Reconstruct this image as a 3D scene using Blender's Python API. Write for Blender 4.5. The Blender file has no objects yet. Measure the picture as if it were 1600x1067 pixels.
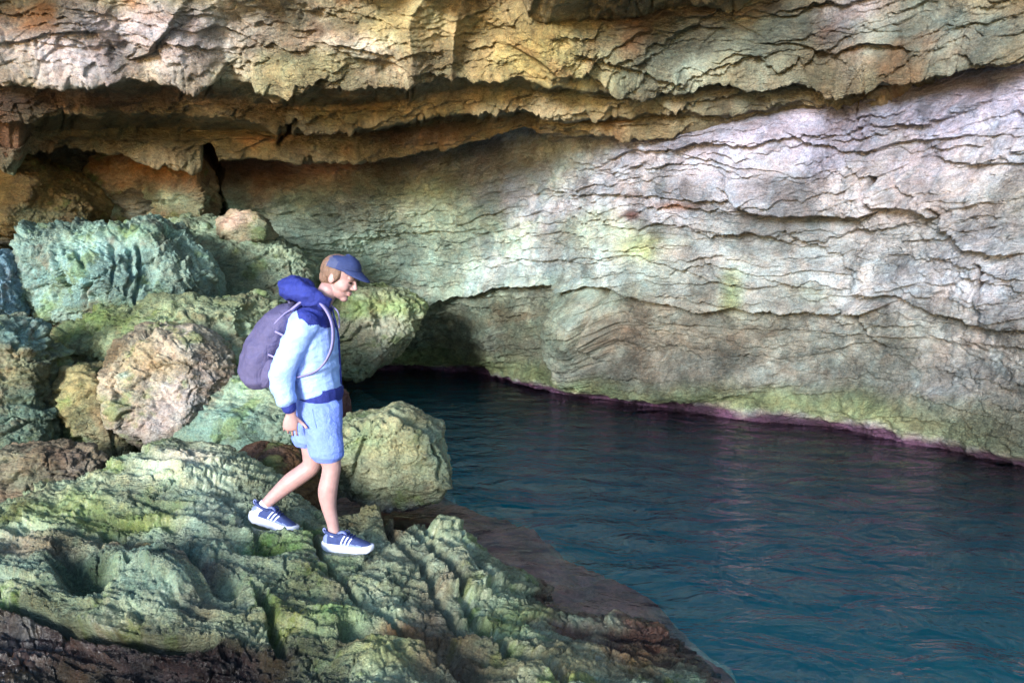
import bpy, bmesh, math, random
import numpy as np
from mathutils import Vector, Matrix

R = math.radians
scene = bpy.context.scene
COL = scene.collection

# ------------------------------------------------------------------ camera
FPX, HX, HY = 1386.0, 800.0, 533.5            # focal length / centre in photo pixels (1600 wide)
PITCH = math.atan(133.5 / FPX)
CAMZ = 2.0                                     # eye height above the water (z = 0)
cam_d = bpy.data.cameras.new('camera')
cam = bpy.data.objects.new('camera', cam_d)
COL.objects.link(cam)
cam.location = (0, 0, CAMZ)
cam.rotation_euler = (R(90) - PITCH, 0, 0)
cam_d.sensor_width = 36.0
cam_d.lens = FPX / 1600.0 * 36.0
cam_d.clip_start = 0.05
cam_d.clip_end = 500
scene.camera = cam

# ------------------------------------------------------------------ light
SUN_EL, SUN_AZ = 13.0, -24.0                    # azimuth: degrees to the right of straight behind the camera
w = bpy.data.worlds.new("World")
scene.world = w
w.use_nodes = True
nt = w.node_tree
for n in list(nt.nodes):
    nt.nodes.remove(n)
sky = nt.nodes.new('ShaderNodeTexSky')
sky.sky_type = 'NISHITA'
sky.sun_disc = False
sky.sun_elevation = R(SUN_EL)
sky.sun_rotation = R(180 - SUN_AZ)
sky.air_density = 1.0
sky.dust_density = 0.4
sky.ozone_density = 2.0
bg = nt.nodes.new('ShaderNodeBackground')
bg.inputs['Strength'].default_value = 0.15
wo = nt.nodes.new('ShaderNodeOutputWorld')
nt.links.new(sky.outputs[0], bg.inputs[0])
nt.links.new(bg.outputs[0], wo.inputs[0])
sun_d = bpy.data.lights.new('sun', 'SUN')
sun_d.energy = 2.4
sun_d.angle = R(14)
sun_d.color = (1.0, 0.98, 0.96)
sun = bpy.data.objects.new('sun', sun_d)
COL.objects.link(sun)
sdir = Vector((math.sin(R(SUN_AZ)) * math.cos(R(SUN_EL)), -math.cos(R(SUN_AZ)) * math.cos(R(SUN_EL)), math.sin(R(SUN_EL))))
sun.rotation_euler = sdir.to_track_quat('Z', 'Y').to_euler()

scene.view_settings.view_transform = 'Standard'
scene.view_settings.look = 'None'
scene.view_settings.exposure = 1.8
scene.view_settings.gamma = 1.0
scene.view_settings.use_curve_mapping = False
scene.render.engine = 'CYCLES'
scene.cycles.use_denoising = True
scene.cycles.max_bounces = 8
scene.cycles.volume_bounces = 2
scene.cycles.diffuse_bounces = 4
scene.cycles.sample_clamp_indirect = 4.0

# ------------------------------------------------------------------ helpers
CP, SP = math.cos(PITCH), math.sin(PITCH)


def at(px, py, Y):
    """World point seen at photo pixel (px, py) whose distance along the world Y axis is Y (survey from the photo)."""
    u = (px - HX) / FPX
    v = (HY - py) / FPX
    k = Y / (CP + SP * v)
    return np.array((u * k, Y, CAMZ + (CP * v - SP) * k))


def proj(P):
    """Where surveyed points lie on the photo: used only to place the traced ledges and stains on the surfaces."""
    P = np.asarray(P, dtype=np.float64)
    y, z = P[..., 1], P[..., 2] - CAMZ
    dep = np.maximum(y * CP - z * SP, 0.05)
    up = y * SP + z * CP
    return HX + P[..., 0] / dep * FPX, HY - up / dep * FPX


rng = np.random.RandomState(7)
PERM = rng.permutation(256).astype(np.int32)
PERM2 = np.concatenate([PERM, PERM, PERM])
GRAD = rng.normal(size=(256, 3)).astype(np.float32)
GRAD /= np.linalg.norm(GRAD, axis=1)[:, None]


def pn(x, y, z=0.0, seed=0):
    """Gradient noise, about -1..1."""
    x = np.asarray(x, np.float32) + np.float32(seed * 17.31)
    y = np.asarray(y, np.float32) + np.float32(seed * 5.77)
    z = np.asarray(z, np.float32) + np.float32(seed * 9.13)
    x, y, z = np.broadcast_arrays(x, y, z)
    xi, yi, zi = np.floor(x), np.floor(y), np.floor(z)
    fx, fy, fz = x - xi, y - yi, z - zi
    xi = xi.astype(np.int32) & 255
    yi = yi.astype(np.int32) & 255
    zi = zi.astype(np.int32) & 255
    ux = fx * fx * fx * (fx * (fx * 6 - 15) + 10)
    uy = fy * fy * fy * (fy * (fy * 6 - 15) + 10)
    uz = fz * fz * fz * (fz * (fz * 6 - 15) + 10)

    def g(dx, dy, dz):
        h = PERM2[PERM2[PERM2[xi + dx] + yi + dy] + zi + dz]
        G = GRAD[h]
        return G[..., 0] * (fx - dx) + G[..., 1] * (fy - dy) + G[..., 2] * (fz - dz)

    def lerp(a, b, t):
        return a + (b - a) * t
    a = lerp(lerp(g(0, 0, 0), g(1, 0, 0), ux), lerp(g(0, 1, 0), g(1, 1, 0), ux), uy)
    b = lerp(lerp(g(0, 0, 1), g(1, 0, 1), ux), lerp(g(0, 1, 1), g(1, 1, 1), ux), uy)
    return lerp(a, b, uz) * 1.5


def fbm(x, y, z=0.0, oct=4, seed=0, gain=0.5, lac=2.03):
    s, a, f = 0.0, 1.0, 1.0
    for i in range(oct):
        s = s + a * pn(np.asarray(x) * f, np.asarray(y) * f, np.asarray(z) * f, seed + i * 3)
        a *= gain
        f *= lac
    return s


def ridged(x, y, z=0.0, oct=3, seed=0, gain=0.5):
    s, a, f = 0.0, 1.0, 1.0
    for i in range(oct):
        s = s + a * (1 - np.abs(pn(np.asarray(x) * f, np.asarray(y) * f, np.asarray(z) * f, seed + i * 5)) * 2)
        a *= gain
        f *= 2.1
    return s


def sst(a, b, x):
    t = np.clip((x - a) / (b - a), 0, 1)
    return t * t * (3 - 2 * t)


def cells(x, y, z, seed=0):
    """Worley noise: distance to the nearest and second nearest feature point, and a random value per cell."""
    x = np.asarray(x, np.float32); y = np.asarray(y, np.float32); z = np.asarray(z, np.float32)
    x, y, z = np.broadcast_arrays(x, y, z)
    xi, yi, zi = np.floor(x).astype(np.int32), np.floor(y).astype(np.int32), np.floor(z).astype(np.int32)
    f1 = np.full(x.shape, 9.0, np.float32); f2 = f1.copy(); cid = np.zeros(x.shape, np.float32)
    for dx in (-1, 0, 1):
        for dy in (-1, 0, 1):
            for dz in (-1, 0, 1):
                h = PERM2[PERM2[PERM2[(xi + dx + seed) & 255] + ((yi + dy) & 255)] + ((zi + dz) & 255)]
                G = GRAD[h] * 0.42 + 0.5
                d = (G[..., 0] + xi + dx - x) ** 2 + (G[..., 1] + yi + dy - y) ** 2 + (G[..., 2] + zi + dz - z) ** 2
                near = d < f1
                f2 = np.where(near, f1, np.minimum(f2, d))
                cid = np.where(near, h / 255.0, cid)
                f1 = np.where(near, d, f1)
    return np.sqrt(f1), np.sqrt(f2), cid


def blur(A, n, axis):
    if n <= 0:
        return A
    k = np.ones(2 * n + 1) / (2 * n + 1)
    for _ in range(2):
        pad = [(0, 0)] * A.ndim
        pad[axis] = (n, n)
        B = np.pad(A, pad, mode='edge')
        c = np.cumsum(B, axis=axis)
        z = np.zeros_like(np.take(c, [0], axis=axis))
        c = np.concatenate([z, c], axis=axis)
        L = A.shape[axis]
        A = (np.take(c, range(2 * n + 1, 2 * n + 1 + L), axis=axis) - np.take(c, range(0, L), axis=axis)) / (2 * n + 1)
    return A


def grid_normals(P):
    du = np.gradient(P, axis=1)
    dv = np.gradient(P, axis=0)
    n = np.cross(du, dv)
    return n / np.maximum(np.linalg.norm(n, axis=-1, keepdims=True), 1e-9)


def hexc(h):
    h = h.lstrip('#')
    c = np.array([int(h[i:i + 2], 16) / 255.0 for i in (0, 2, 4)])
    return np.where(c <= 0.04045, c / 12.92, ((c + 0.055) / 1.055) ** 2.4)


def mesh_from(name, V, F, mat=None, col=None, smooth=True):
    me = bpy.data.meshes.new(name)
    V = np.asarray(V, np.float32)
    F = np.asarray(F, np.int32)
    me.vertices.add(len(V))
    me.vertices.foreach_set('co', V.ravel())
    k = F.shape[1]
    me.loops.add(F.size)
    me.loops.foreach_set('vertex_index', F.ravel())
    me.polygons.add(len(F))
    me.polygons.foreach_set('loop_start', np.arange(0, F.size, k, dtype=np.int32))
    me.polygons.foreach_set('loop_total', np.full(len(F), k, np.int32))
    me.polygons.foreach_set('use_smooth', np.full(len(F), smooth, bool))
    if mat:
        me.materials.append(mat)
    if col is not None:
        a = me.color_attributes.new('Tint', 'FLOAT_COLOR', 'POINT')
        c4 = np.ones((len(V), 4), np.float32)
        c4[:, :3] = col
        a.data.foreach_set('color', c4.ravel())
    me.update(calc_edges=True)
    return me


def link(name, me, parent=None, loc=None):
    o = bpy.data.objects.new(name, me)
    COL.objects.link(o)
    if parent is not None:
        o.parent = parent
    if loc is not None:
        o.location = loc
    return o


def tag(o, label=None, cat=None, group=None, kind=None):
    if label: o['label'] = label
    if cat: o['category'] = cat
    if group: o['group'] = group
    if kind: o['kind'] = kind
    return o


def empty(name, loc):
    o = bpy.data.objects.new(name, None)
    o.empty_display_size = 0.2
    o.location = loc
    COL.objects.link(o)
    return o


def grid_faces(nr, nc, wrap=False):
    r = np.arange(nr - 1)[:, None]
    c = np.arange(nc if wrap else nc - 1)[None, :]
    c2 = (c + 1) % nc
    return np.stack([r * nc + c, r * nc + c2, (r + 1) * nc + c2, (r + 1) * nc + c], -1).reshape(-1, 4)


def submesh(name, P, F, mask, mat, col):
    """The faces of one bed of a surface as a mesh of their own."""
    F2 = F[mask]
    used, inv = np.unique(F2.ravel(), return_inverse=True)
    return mesh_from(name, P[used], inv.reshape(F2.shape), mat, col[used])


def paint(base, px, py, blobs, warp=None):
    """Albedo patches: each (px, py, rx, ry, colour, strength) is a patch of other mineral, growth or painted-in light on the surface."""
    c = np.broadcast_to(np.asarray(base, np.float32), px.shape + (3,)).copy()
    wx, wy = warp if warp is not None else (0.0, 0.0)
    for (bx, by, rx, ry, colr, st) in blobs:
        d = ((px + wx * rx - bx) / rx) ** 2 + ((py + wy * ry - by) / ry) ** 2
        a = np.exp(-d ** 1.3 * 0.9) * st
        tgt = hexc(colr) if isinstance(colr, str) else np.asarray(colr)
        c += (tgt - c) * a[..., None]
    return c


# ------------------------------------------------------------------ materials
def rock_material(name, rough=0.75, bump=0.6, scale=1.0, speck=0.35, wet=False, flaky=1.0):
    m = bpy.data.materials.new(name)
    m.use_nodes = True
    t = m.node_tree
    N = t.nodes
    L = t.links
    b = N['Principled BSDF']
    tc = N.new('ShaderNodeTexCoord')
    at_ = N.new('ShaderNodeAttribute')
    at_.attribute_name = 'Tint'

    def noise(sc, det=6, ro=0.6, dist=0.0, vec=None):
        n = N.new('ShaderNodeTexNoise')
        n.inputs['Scale'].default_value = sc
        n.inputs['Detail'].default_value = det
        n.inputs['Roughness'].default_value = ro
        n.inputs['Distortion'].default_value = dist
        L.new(vec or tc.outputs['Object'], n.inputs['Vector'])
        return n

    def ramp(src, p0, p1, c0, c1):
        r = N.new('ShaderNodeMapRange')
        r.inputs['From Min'].default_value = p0
        r.inputs['From Max'].default_value = p1
        r.inputs['To Min'].default_value = c0
        r.inputs['To Max'].default_value = c1
        L.new(src, r.inputs['Value'])
        return r.outputs[0]

    def math_(op, a, bb):
        n = N.new('ShaderNodeMath')
        n.operation = op
        for i, v in enumerate((a, bb)):
            if hasattr(v, 'links'):
                L.new(v, n.inputs[i])
            else:
                n.inputs[i].default_value = v
        return n.outputs[0]

    mp = N.new('ShaderNodeMapping')
    mp.inputs['Scale'].default_value = (1, 1, 2.2)
    L.new(tc.outputs['Object'], mp.inputs['Vector'])
    n1 = noise(2.3 * scale, 8, 0.65, 0.4)
    n2 = noise(16 * scale, 6, 0.7, 0.6, mp.outputs[0])
    n3 = noise(70 * scale, 4, 0.7)
    f1 = ramp(n1.outputs['Fac'], 0.3, 0.7, 0.72, 1.28)
    f2 = ramp(n2.outputs['Fac'], 0.3, 0.7, 0.70, 1.30)
    f3 = ramp(n3.outputs['Fac'], 0.33, 0.62, 1.0 - speck, 1.0 + speck * 0.6)
    f = math_('MULTIPLY', math_('MULTIPLY', f1, f2), f3)
    # hue drift: warmer / greener mineral grains
    nh = noise(5.5 * scale, 5, 0.65, 0.8)
    hr = N.new('ShaderNodeValToRGB')
    e = hr.color_ramp.elements
    e[0].position, e[0].color = 0.32, (1.08, 0.98, 0.91, 1)
    e[1].position, e[1].color = 0.68, (0.88, 1.03, 1.08, 1)
    L.new(nh.outputs['Fac'], hr.inputs['Fac'])
    mx = N.new('ShaderNodeMix')
    mx.data_type = 'RGBA'
    mx.blend_type = 'MULTIPLY'
    mx.inputs['Factor'].default_value = 1.0
    L.new(at_.outputs['Color'], mx.inputs['A'])
    L.new(hr.outputs['Color'], mx.inputs['B'])
    mv = N.new('ShaderNodeVectorMath')
    mv.operation = 'SCALE'
    L.new(mx.outputs['Result'], mv.inputs[0])
    L.new(f, mv.inputs['Scale'])
    L.new(mv.outputs[0], b.inputs['Base Color'])
    # relief below the mesh's own: flakes, pits and grain
    vo = N.new('ShaderNodeTexVoronoi')
    vo.feature = 'DISTANCE_TO_EDGE'
    vo.inputs['Scale'].default_value = 7.0 * scale
    wv = N.new('ShaderNodeVectorMath')
    wv.operation = 'MULTIPLY_ADD'
    wn = noise(6 * scale, 4, 0.6)
    L.new(wn.outputs['Color'], wv.inputs[0])
    wv.inputs[1].default_value = (0.22 / scale,) * 3
    L.new(mp.outputs[0], wv.inputs[2])
    L.new(wv.outputs[0], vo.inputs['Vector'])
    crack = ramp(vo.outputs['Distance'], 0.0, 0.09, 0.0, 1.0)
    gate = ramp(n1.outputs['Fac'], 0.47, 0.60, 1.0, 0.0)
    crack = math_('MAXIMUM', crack, gate)
    h = math_('ADD', math_('MULTIPLY', n2.outputs['Fac'], 0.9 * flaky), math_('MULTIPLY', n3.outputs['Fac'], 0.28))
    h = math_('ADD', h, math_('MULTIPLY', crack, 0.22 * flaky))
    bp = N.new('ShaderNodeBump')
    nb = noise(1.3 * scale, 3, 0.55, 0.3)          # worn smooth here, crumbly there
    L.new(ramp(nb.outputs['Fac'], 0.36, 0.64, bump * 0.25, bump * 1.25), bp.inputs['Strength'])
    bp.inputs['Distance'].default_value = 0.06 / scale
    L.new(h, bp.inputs['Height'])
    L.new(bp.outputs[0], b.inputs['Normal'])
    if wet:
        L.new(ramp(n1.outputs['Fac'], 0.35, 0.7, rough - 0.25, rough + 0.15), b.inputs['Roughness'])
    else:
        b.inputs['Roughness'].default_value = rough
    b.inputs['Specular IOR Level'].default_value = 0.35 if not wet else 0.5
    return m


M_WALL = rock_material('limestone_wall', 0.75, 1.0, 0.9, 0.38, flaky=1.6)
M_BOULDER = rock_material('boulder_stone', 0.62, 1.0, 1.1, 0.4, flaky=1.6)
M_LEDGE = rock_material('wet_mossy_stone', 0.45, 1.0, 1.6, 0.45, wet=True, flaky=1.4)
M_BED = rock_material('sea_floor', 0.8, 0.4, 0.8, 0.3)

# ------------------------------------------------------------------ the cave wall and its overhang: one lofted surface
# surveyed columns: t is the photo column, rows give distance Y and height z of the main curves
T_NODES = [-1500, -700, -300, 0, 170, 340, 500, 640, 750, 870, 1000, 1150, 1300, 1450, 1600, 2000, 2600, 4000]
Y_BASE = [6.0, 9.2, 11.3, 12.3, 13.0, 13.7, 14.6, 16.0, 14.9, 12.9, 11.6, 10.9, 10.25, 9.2, 8.25, 6.6, 5.0, 3.0]
Y_TOP = [5.6, 8.8, 10.8, 11.6, 12.2, 12.7, 13.1, 13.3, 12.6, 11.6, 10.4, 9.9, 9.7, 8.9, 8.0, 6.4, 4.9, 2.9]
Z_TOP = [3.7, 3.7, 3.75, 3.78, 3.8, 3.8, 3.8, 3.8, 3.82, 3.8, 3.85, 3.8, 3.9, 3.95, 3.84, 3.8, 3.8, 3.8]
Y_LIP = [5.2, 7.6, 8.6, 8.9, 9.1, 9.2, 9.3, 9.3, 9.35, 9.5, 9.5, 9.35, 9.2, 8.45, 7.75, 6.2, 4.7, 2.8]
Z_LIP = [3.7, 3.7, 3.75, 3.78, 3.76, 3.82, 3.8, 3.85, 3.9, 4.0, 3.95, 3.95, 3.95, 4.05, 3.83, 3.8, 3.8, 3.8]
cols = np.concatenate([np.arange(-1500, -60, 14), np.arange(-60, 1660, 1.9), np.arange(1660, 4000, 16)])
NC = len(cols)


def curve(nodes, sm=45):
    fine = np.arange(-1700, 4200, 4.0)
    v = np.interp(fine, T_NODES, nodes)
    k = np.exp(-0.5 * (np.arange(-40, 41) * 4.0 / sm) ** 2)
    k /= k.sum()
    v = np.convolve(np.pad(v, 40, mode='edge'), k, 'valid')
    return np.interp(cols, fine, v)


def row(Y, z):
    return np.stack([Y * (cols - HX) / FPX, Y, np.broadcast_to(z, Y.shape)], -1)


yb, yt, zt, yl, zl = curve(Y_BASE), curve(Y_TOP), curve(Z_TOP), curve(Y_LIP), curve(Z_LIP)
mid = yb * 0.62 + yt * 0.38
zface = 4.80 - 0.22 * sst(790, 900, cols) * sst(1230, 1130, cols)
# the overhang is a stair of beds; each curve is surveyed as (photo height, distance) over these columns
V_NODES = [-300, 0, 170, 340, 500, 640, 750, 870, 1000, 1150, 1300, 1450, 1600]


def curve_v(nodes, sm=30):
    fine = np.arange(-1700, 4200, 4.0)
    v = np.interp(fine, V_NODES, nodes)
    k = np.exp(-0.5 * (np.arange(-40, 41) * 4.0 / sm) ** 2)
    k /= k.sum()
    v = np.convolve(np.pad(v, 40, mode='edge'), k, 'valid')
    return np.interp(cols, fine, v)


def row_v(pys, Y):
    py = curve_v(pys)
    v = (HY - py) / FPX
    z = CAMZ + (CP * v - SP) * Y / (CP + SP * v)
    return row(Y, np.clip(z, 3.3, 4.3))


ya_ = np.where(cols < -300, yt - 0.6, np.where(cols > 1600, yt - 0.03, curve_v([9.6, 10.4, 10.9, 11.4, 11.6, 11.7, 11.4, 10.8, 10.2, 9.86, 9.67, 8.88, 7.98])))
yb_ = np.where(cols < -300, yt - 1.2, np.where(cols > 1600, yt - 0.06, curve_v([9.0, 9.6, 9.95, 10.2, 10.3, 10.3, 10.2, 10.1, 9.9, 9.72, 9.55, 8.82, 7.94])))
ya_, yb_, yt_ = blur(ya_, 8, 0), blur(yb_, 8, 0), yt + 0.3 * sst(1100, 900, cols)
P_TOP = [218, 222, 230, 234, 234, 229, 211, 198, 182, 163, 142, 101, 90]
P_ALIP = [220, 224, 233, 238, 237, 232, 214, 200, 184, 164, 141, 100, 89]
P_ATOP = [186, 190, 196, 190, 194, 187, 180, 178, 162, 162, 139, 99, 88]
P_BLIP = [170, 172, 166, 170, 188, 178, 172, 174, 152, 161, 138, 98, 88]
P_BTOP = [140, 140, 138, 142, 150, 146, 142, 134, 126, 114, 118, 95, 87]
P_ULIP = [116, 118, 113, 114, 124, 118, 122, 112, 118, 110, 112, 91, 85]
C = [row(yb + 0.25, -3.0), row(yb, -0.02), row(mid, 1.35), row_v(P_TOP, yt_), row_v(P_ALIP, ya_), row_v(P_ATOP, ya_ - 0.10), row_v(P_BLIP, yb_), row_v(P_BTOP, yb_ - 0.12),
     row_v(P_ULIP, yl), row(yl - 0.30, zface), row(yl - 0.95 - 0.7 * sst(780, 880, cols) * sst(1240, 1140, cols), zface + 0.06), row(yl - 1.95, zface + 1.4), row(yl + 1.0, 9.0), row(yl + 12.0, 10.0)]
NR = [16, 130, 250, 26, 62, 26, 56, 30, 135, 40, 16, 8, 4]
LT, UL, FT = 3.0, 8.0, 9.0
rows = []
vpar = []
for i, n in enumerate(NR):
    tt = np.arange(n) / n
    for q in tt:
        rows.append(C[i] * (1 - q) + C[i + 1] * q)
        vpar.append(i + q)
rows.append(C[-1])
vpar.append(len(NR))
B = np.array(rows)
vpar = np.array(vpar)
B = blur(B, 2, 0)
arc = np.concatenate([np.zeros((1, NC)), np.cumsum(np.linalg.norm(np.diff(B, axis=0), axis=-1), axis=0)], 0)
sal = np.concatenate([[0], np.cumsum(np.linalg.norm(np.diff(C[1][:, :2] * 0.5 + C[4][:, :2] * 0.5, axis=0), axis=-1))])
S = np.broadcast_to(sal[None, :], arc.shape)
NRM = grid_normals(B)
# make the normals point into the cave (towards the camera side)
flip = np.sum(NRM * (np.array([0, 2.0, 1.6]) - B), -1) < 0
if flip[300].mean() > 0.5:
    NRM = -NRM
Bn = np.stack([blur(blur(NRM[..., k], 16, 0), 14, 1) for k in range(3)], -1)
Bn /= np.linalg.norm(Bn, axis=-1, keepdims=True)
PX, PY = proj(B)
V = np.broadcast_to(vpar[:, None], arc.shape)
Z = B[..., 2]
ceil_w = sst(2.97, 3.05, V) * sst(8.0, 7.9, V)            # the stepped beds under the overhang
under = sum(sst(i - .02, i + .1, V) * sst(i + 1.02, i + .9, V) for i in (3, 5, 7))
face_w = sst(7.95, 8.05, V)                               # front of the upper bed
wall_w = 1 - sst(2.95, 3.05, V)
arc = Z + 0.08 * (yb[None, :] - B[..., 1])                # bedding height
YB = B[..., 1] * 0.6
leftness = sst(1060, 720, PX) * sst(330, 420, PX)


def saw(S, T, freq, seed, w1=1.0, k1=0.35, w2=0.35, k2=1.6, w3=0.12, k3=5.5, keep=0.0):
    """Bedding: layers that swell to a lip and break off below it; lips come and go along the bed."""
    ph = T * freq + w1 * pn(S * k1, T * k1 * 1.4, seed=seed) + w2 * pn(S * k2, T * k2 * 1.5, seed=seed + 1) \
        + w3 * pn(S * k3, T * k3, seed=seed + 2) + 0.05 * pn(S * k3 * 3, T * k3 * 3, seed=seed + 4)
    k = np.floor(ph)
    f = ph - k
    amp = np.clip(0.45 + keep + 1.15 * pn(S * k1 * 2.2, k * 3.7 + 0.5, seed=seed + 3), 0, 1.3)
    return k, f, amp


def prof_wall(f):
    return (1 - f) ** 1.15 * sst(0.0, 0.035, f)


def prof_ceil(f):
    return f ** 1.3 * sst(1.0, 0.94, f)


D = np.zeros_like(S)
# broad swell
D += 0.30 * fbm(S * 0.30, arc * 0.35, 0.3, 3, seed=11) * (0.75 + 0.5 * face_w)
# bulging lobes of the upper bed
lob = np.abs(fbm(S * 0.62 + 0.35 * pn(S, arc, seed=9), arc * 0.7, 1.7, 2, seed=21))
D += face_w * (0.36 * np.clip(0.5 - lob * 1.6, -0.3, 0.5)) * (0.35 + 0.65 * sst(1000, 800, PX))
for (fr, am, sd, w1, k1, w2, k2, w3, k3) in (
        (1.15, 0.12, 31, 0.9, 0.22, 0.30, 1.1, 0.10, 4.0),
        (2.7, 0.10, 41, 1.2, 0.35, 0.40, 1.6, 0.14, 6.0),
        (6.3, 0.078, 51, 1.6, 0.55, 0.60, 2.4, 0.22, 8.0),
        (13.0, 0.042, 61, 2.2, 0.9, 0.9, 3.5, 0.30, 11.0),
        (25.0, 0.019, 66, 2.6, 1.4, 1.2, 6.0, 0.45, 17.0)):
    k, f, amp = saw(S, arc, fr, sd, w1, k1, w2, k2, w3, k3)
    p = prof_wall(f) * (1 - 0.6 * under)
    zone = np.where(V < 1.85, 0.35, 1.0) if fr < 5 else 1.0
    calm = 1 - 0.62 * leftness * wall_w * (1.0 if fr < 5 else 0.55)     # the back wall is smoother
    D += am * amp * p * zone * calm

# traced beds: polyline in the photo, step in metres, how far the swell runs above it, raggedness
LEDGES = [
    ([(900, 95), (960, 112), (1020, 124), (1100, 108), (1200, 112), (1300, 113), (1400, 97), (1450, 90), (1620, 86)], 0.16, 60),
    ([(985, 132), (1040, 147), (1130, 161), (1240, 147), (1340, 136), (1420, 120)], 0.10, 24),
    ([(860, 196), (960, 192), (1050, 188), (1110, 184)], 0.10, 30),
    ([(1230, 196), (1275, 215), (1340, 228), (1415, 217), (1460, 212), (1530, 206)], 0.15, 42),
    ([(1335, 238), (1365, 262), (1400, 268), (1440, 250)], 0.10, 26),
    ([(1142, 278), (1160, 300), (1190, 312), (1250, 320), (1345, 327), (1400, 322)], 0.34, 85),
    ([(1385, 300), (1400, 312), (1465, 318), (1495, 345), (1535, 372), (1620, 388)], 0.26, 60),
    ([(860, 295), (965, 300), (1040, 302), (1150, 300)], 0.10, 45),
    ([(1060, 232), (1130, 240), (1215, 252), (1260, 262)], 0.07, 30),
    ([(640, 478), (720, 452), (800, 443), (950, 436), (1010, 460), (1090, 481), (1150, 471), (1250, 481), (1355, 481), (1400, 470)], 0.30, 70),
    ([(1345, 440), (1400, 452), (1465, 490), (1540, 506), (1620, 514)], 0.24, 70),
    ([(1190, 425), (1300, 416), (1365, 426), (1385, 452)], 0.09, 30),
    ([(790, 397), (900, 400), (1000, 396), (1090, 420), (1180, 445)], 0.10, 45),
    ([(1480, 240), (1530, 250), (1620, 252)], 0.10, 30),
    ([(1500, 400), (1550, 415), (1620, 430)], 0.10, 30),
    ([(430, 273), (480, 277), (550, 286), (640, 296)], 0.10, 40),
    ([(345, 326), (430, 326), (500, 328), (610, 332)], 0.09, 50),
    ([(400, 385), (520, 372), (640, 360), (760, 352)], 0.06, 40),
    ([(150, 300), (240, 322), (330, 330)], 0.10, 40),
    ([(0, 345), (90, 352), (200, 350), (330, 345)], 0.14, 40),
    # upper bed, left: hanging lobes
    ([(-60, 118), (60, 117), (125, 121), (200, 104)], 0.12, 50),
    ([(212, 88), (250, 78), (285, 45), (300, 10)], 0.20, 60),
    ([(262, 86), (310, 112), (345, 104), (372, 90)], 0.12, 60),
    ([(378, 108), (430, 134), (490, 120), (540, 112)], 0.13, 60),
    ([(-60, 68), (40, 60), (110, 50), (165, 48)], 0.14, 40),
    ([(505, 62), (560, 86), (620, 92), (700, 112), (760, 130), (800, 118)], 0.11, 50),
    ([(800, 72), (850, 96), (905, 100), (930, 70)], 0.22, 70),
    ([(930, 78), (1000, 96), (1065, 108)], 0.14, 50),
    ([(1065, 20), (1072, 60), (1066, 100)], 0.08, 30),
    ([(1200, 60), (1300, 78), (1380, 60), (1460, 66)], 0.12, 40),
    ([(1520, 74), (1560, 80), (1620, 76)], 0.14, 40),
    # the stepped underside (lips hang towards the camera)
    ([(290, 148), (350, 150), (420, 145), (520, 160), (640, 160), (740, 152), (800, 170), (880, 168), (975, 150)], 0.10, 16),
    ([(380, 168), (470, 188), (560, 182), (640, 172), (720, 168)], 0.08, 14),
    ([(460, 225), (560, 232), (640, 222), (700, 216), (800, 196), (900, 190), (990, 176)], 0.10, 16),
    ([(-60, 160), (60, 165), (160, 155), (240, 148), (300, 142)], 0.10, 14),
    ([(-60, 176), (30, 172), (80, 190)], 0.16, 16),
    ([(60, 205), (180, 212), (300, 214), (450, 208)], 0.16, 16),
]
rag = 5.0 * fbm(S * 1.3, arc * 1.3, 4.0, 3, seed=71, gain=0.6) + 2.2 * pn(S * 7, arc * 7, seed=73) + 1.2 * pn(S * 18, arc * 18, seed=74)
for (pl, am, hgt) in LEDGES:
    pl = np.array(pl, float)
    xs, ys = pl[:, 0], pl[:, 1]
    if np.any(np.diff(xs) <= 0):
        o_ = np.argsort(xs)
        xs, ys = xs[o_], ys[o_]
    yl_ = np.interp(PX, xs, ys)
    near = (PX > xs[0] - 30) & (PX < xs[-1] + 30) & (np.abs(PY - yl_) < hgt * 3)
    dy = yl_ + rag - PY
    ends = sst(xs[0] - 18, xs[0] + 22, PX + rag * 2) * sst(xs[-1] + 18, xs[-1] - 22, PX + rag * 2)
    D += np.where(near, 0.85 * am * (1 - 0.3 * ceil_w) * ends * sst(-0.8, 2.2, dy) * np.exp(-np.clip(dy, 0, None) / hgt), 0)

# blocks and hollows: (px, py, rx, ry, metres)
for (bx, by, rx, ry, am) in [(915, 512, 44, 66, 0.6), (760, 540, 60, 50, 0.12), (200, 300, 40, 40, 0.25), (300, 285, 30, 50, 0.3), (60, 270, 50, 30, 0.3), (410, 300, 50, 24, 0.1), (1270, 275, 120, 45, 0.10), (1480, 290, 100, 28, 0.12),
                             (1565, 460, 28, 34, 0.14), (16, 205, 26, 30, 0.4), (255, 290, 90, 55, 0.35), (90, 300, 60, 55, 0.2),
                             (740, 575, 60, 12, -0.08), (1000, 590, 200, 30, 0.22), (700, 300, 190, 60, 0.10), (480, 360, 120, 40, 0.12),
                             (560, 62, 70, 40, 0.18), (150, 30, 60, 40, 0.12), (860, 60, 50, 40, 0.2)]:
    d = ((PX + rag * 1.2 - bx) / rx) ** 2 + ((PY + rag * 1.2 - by) / ry) ** 2
    D += am * np.exp(-d ** 2.2)

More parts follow.
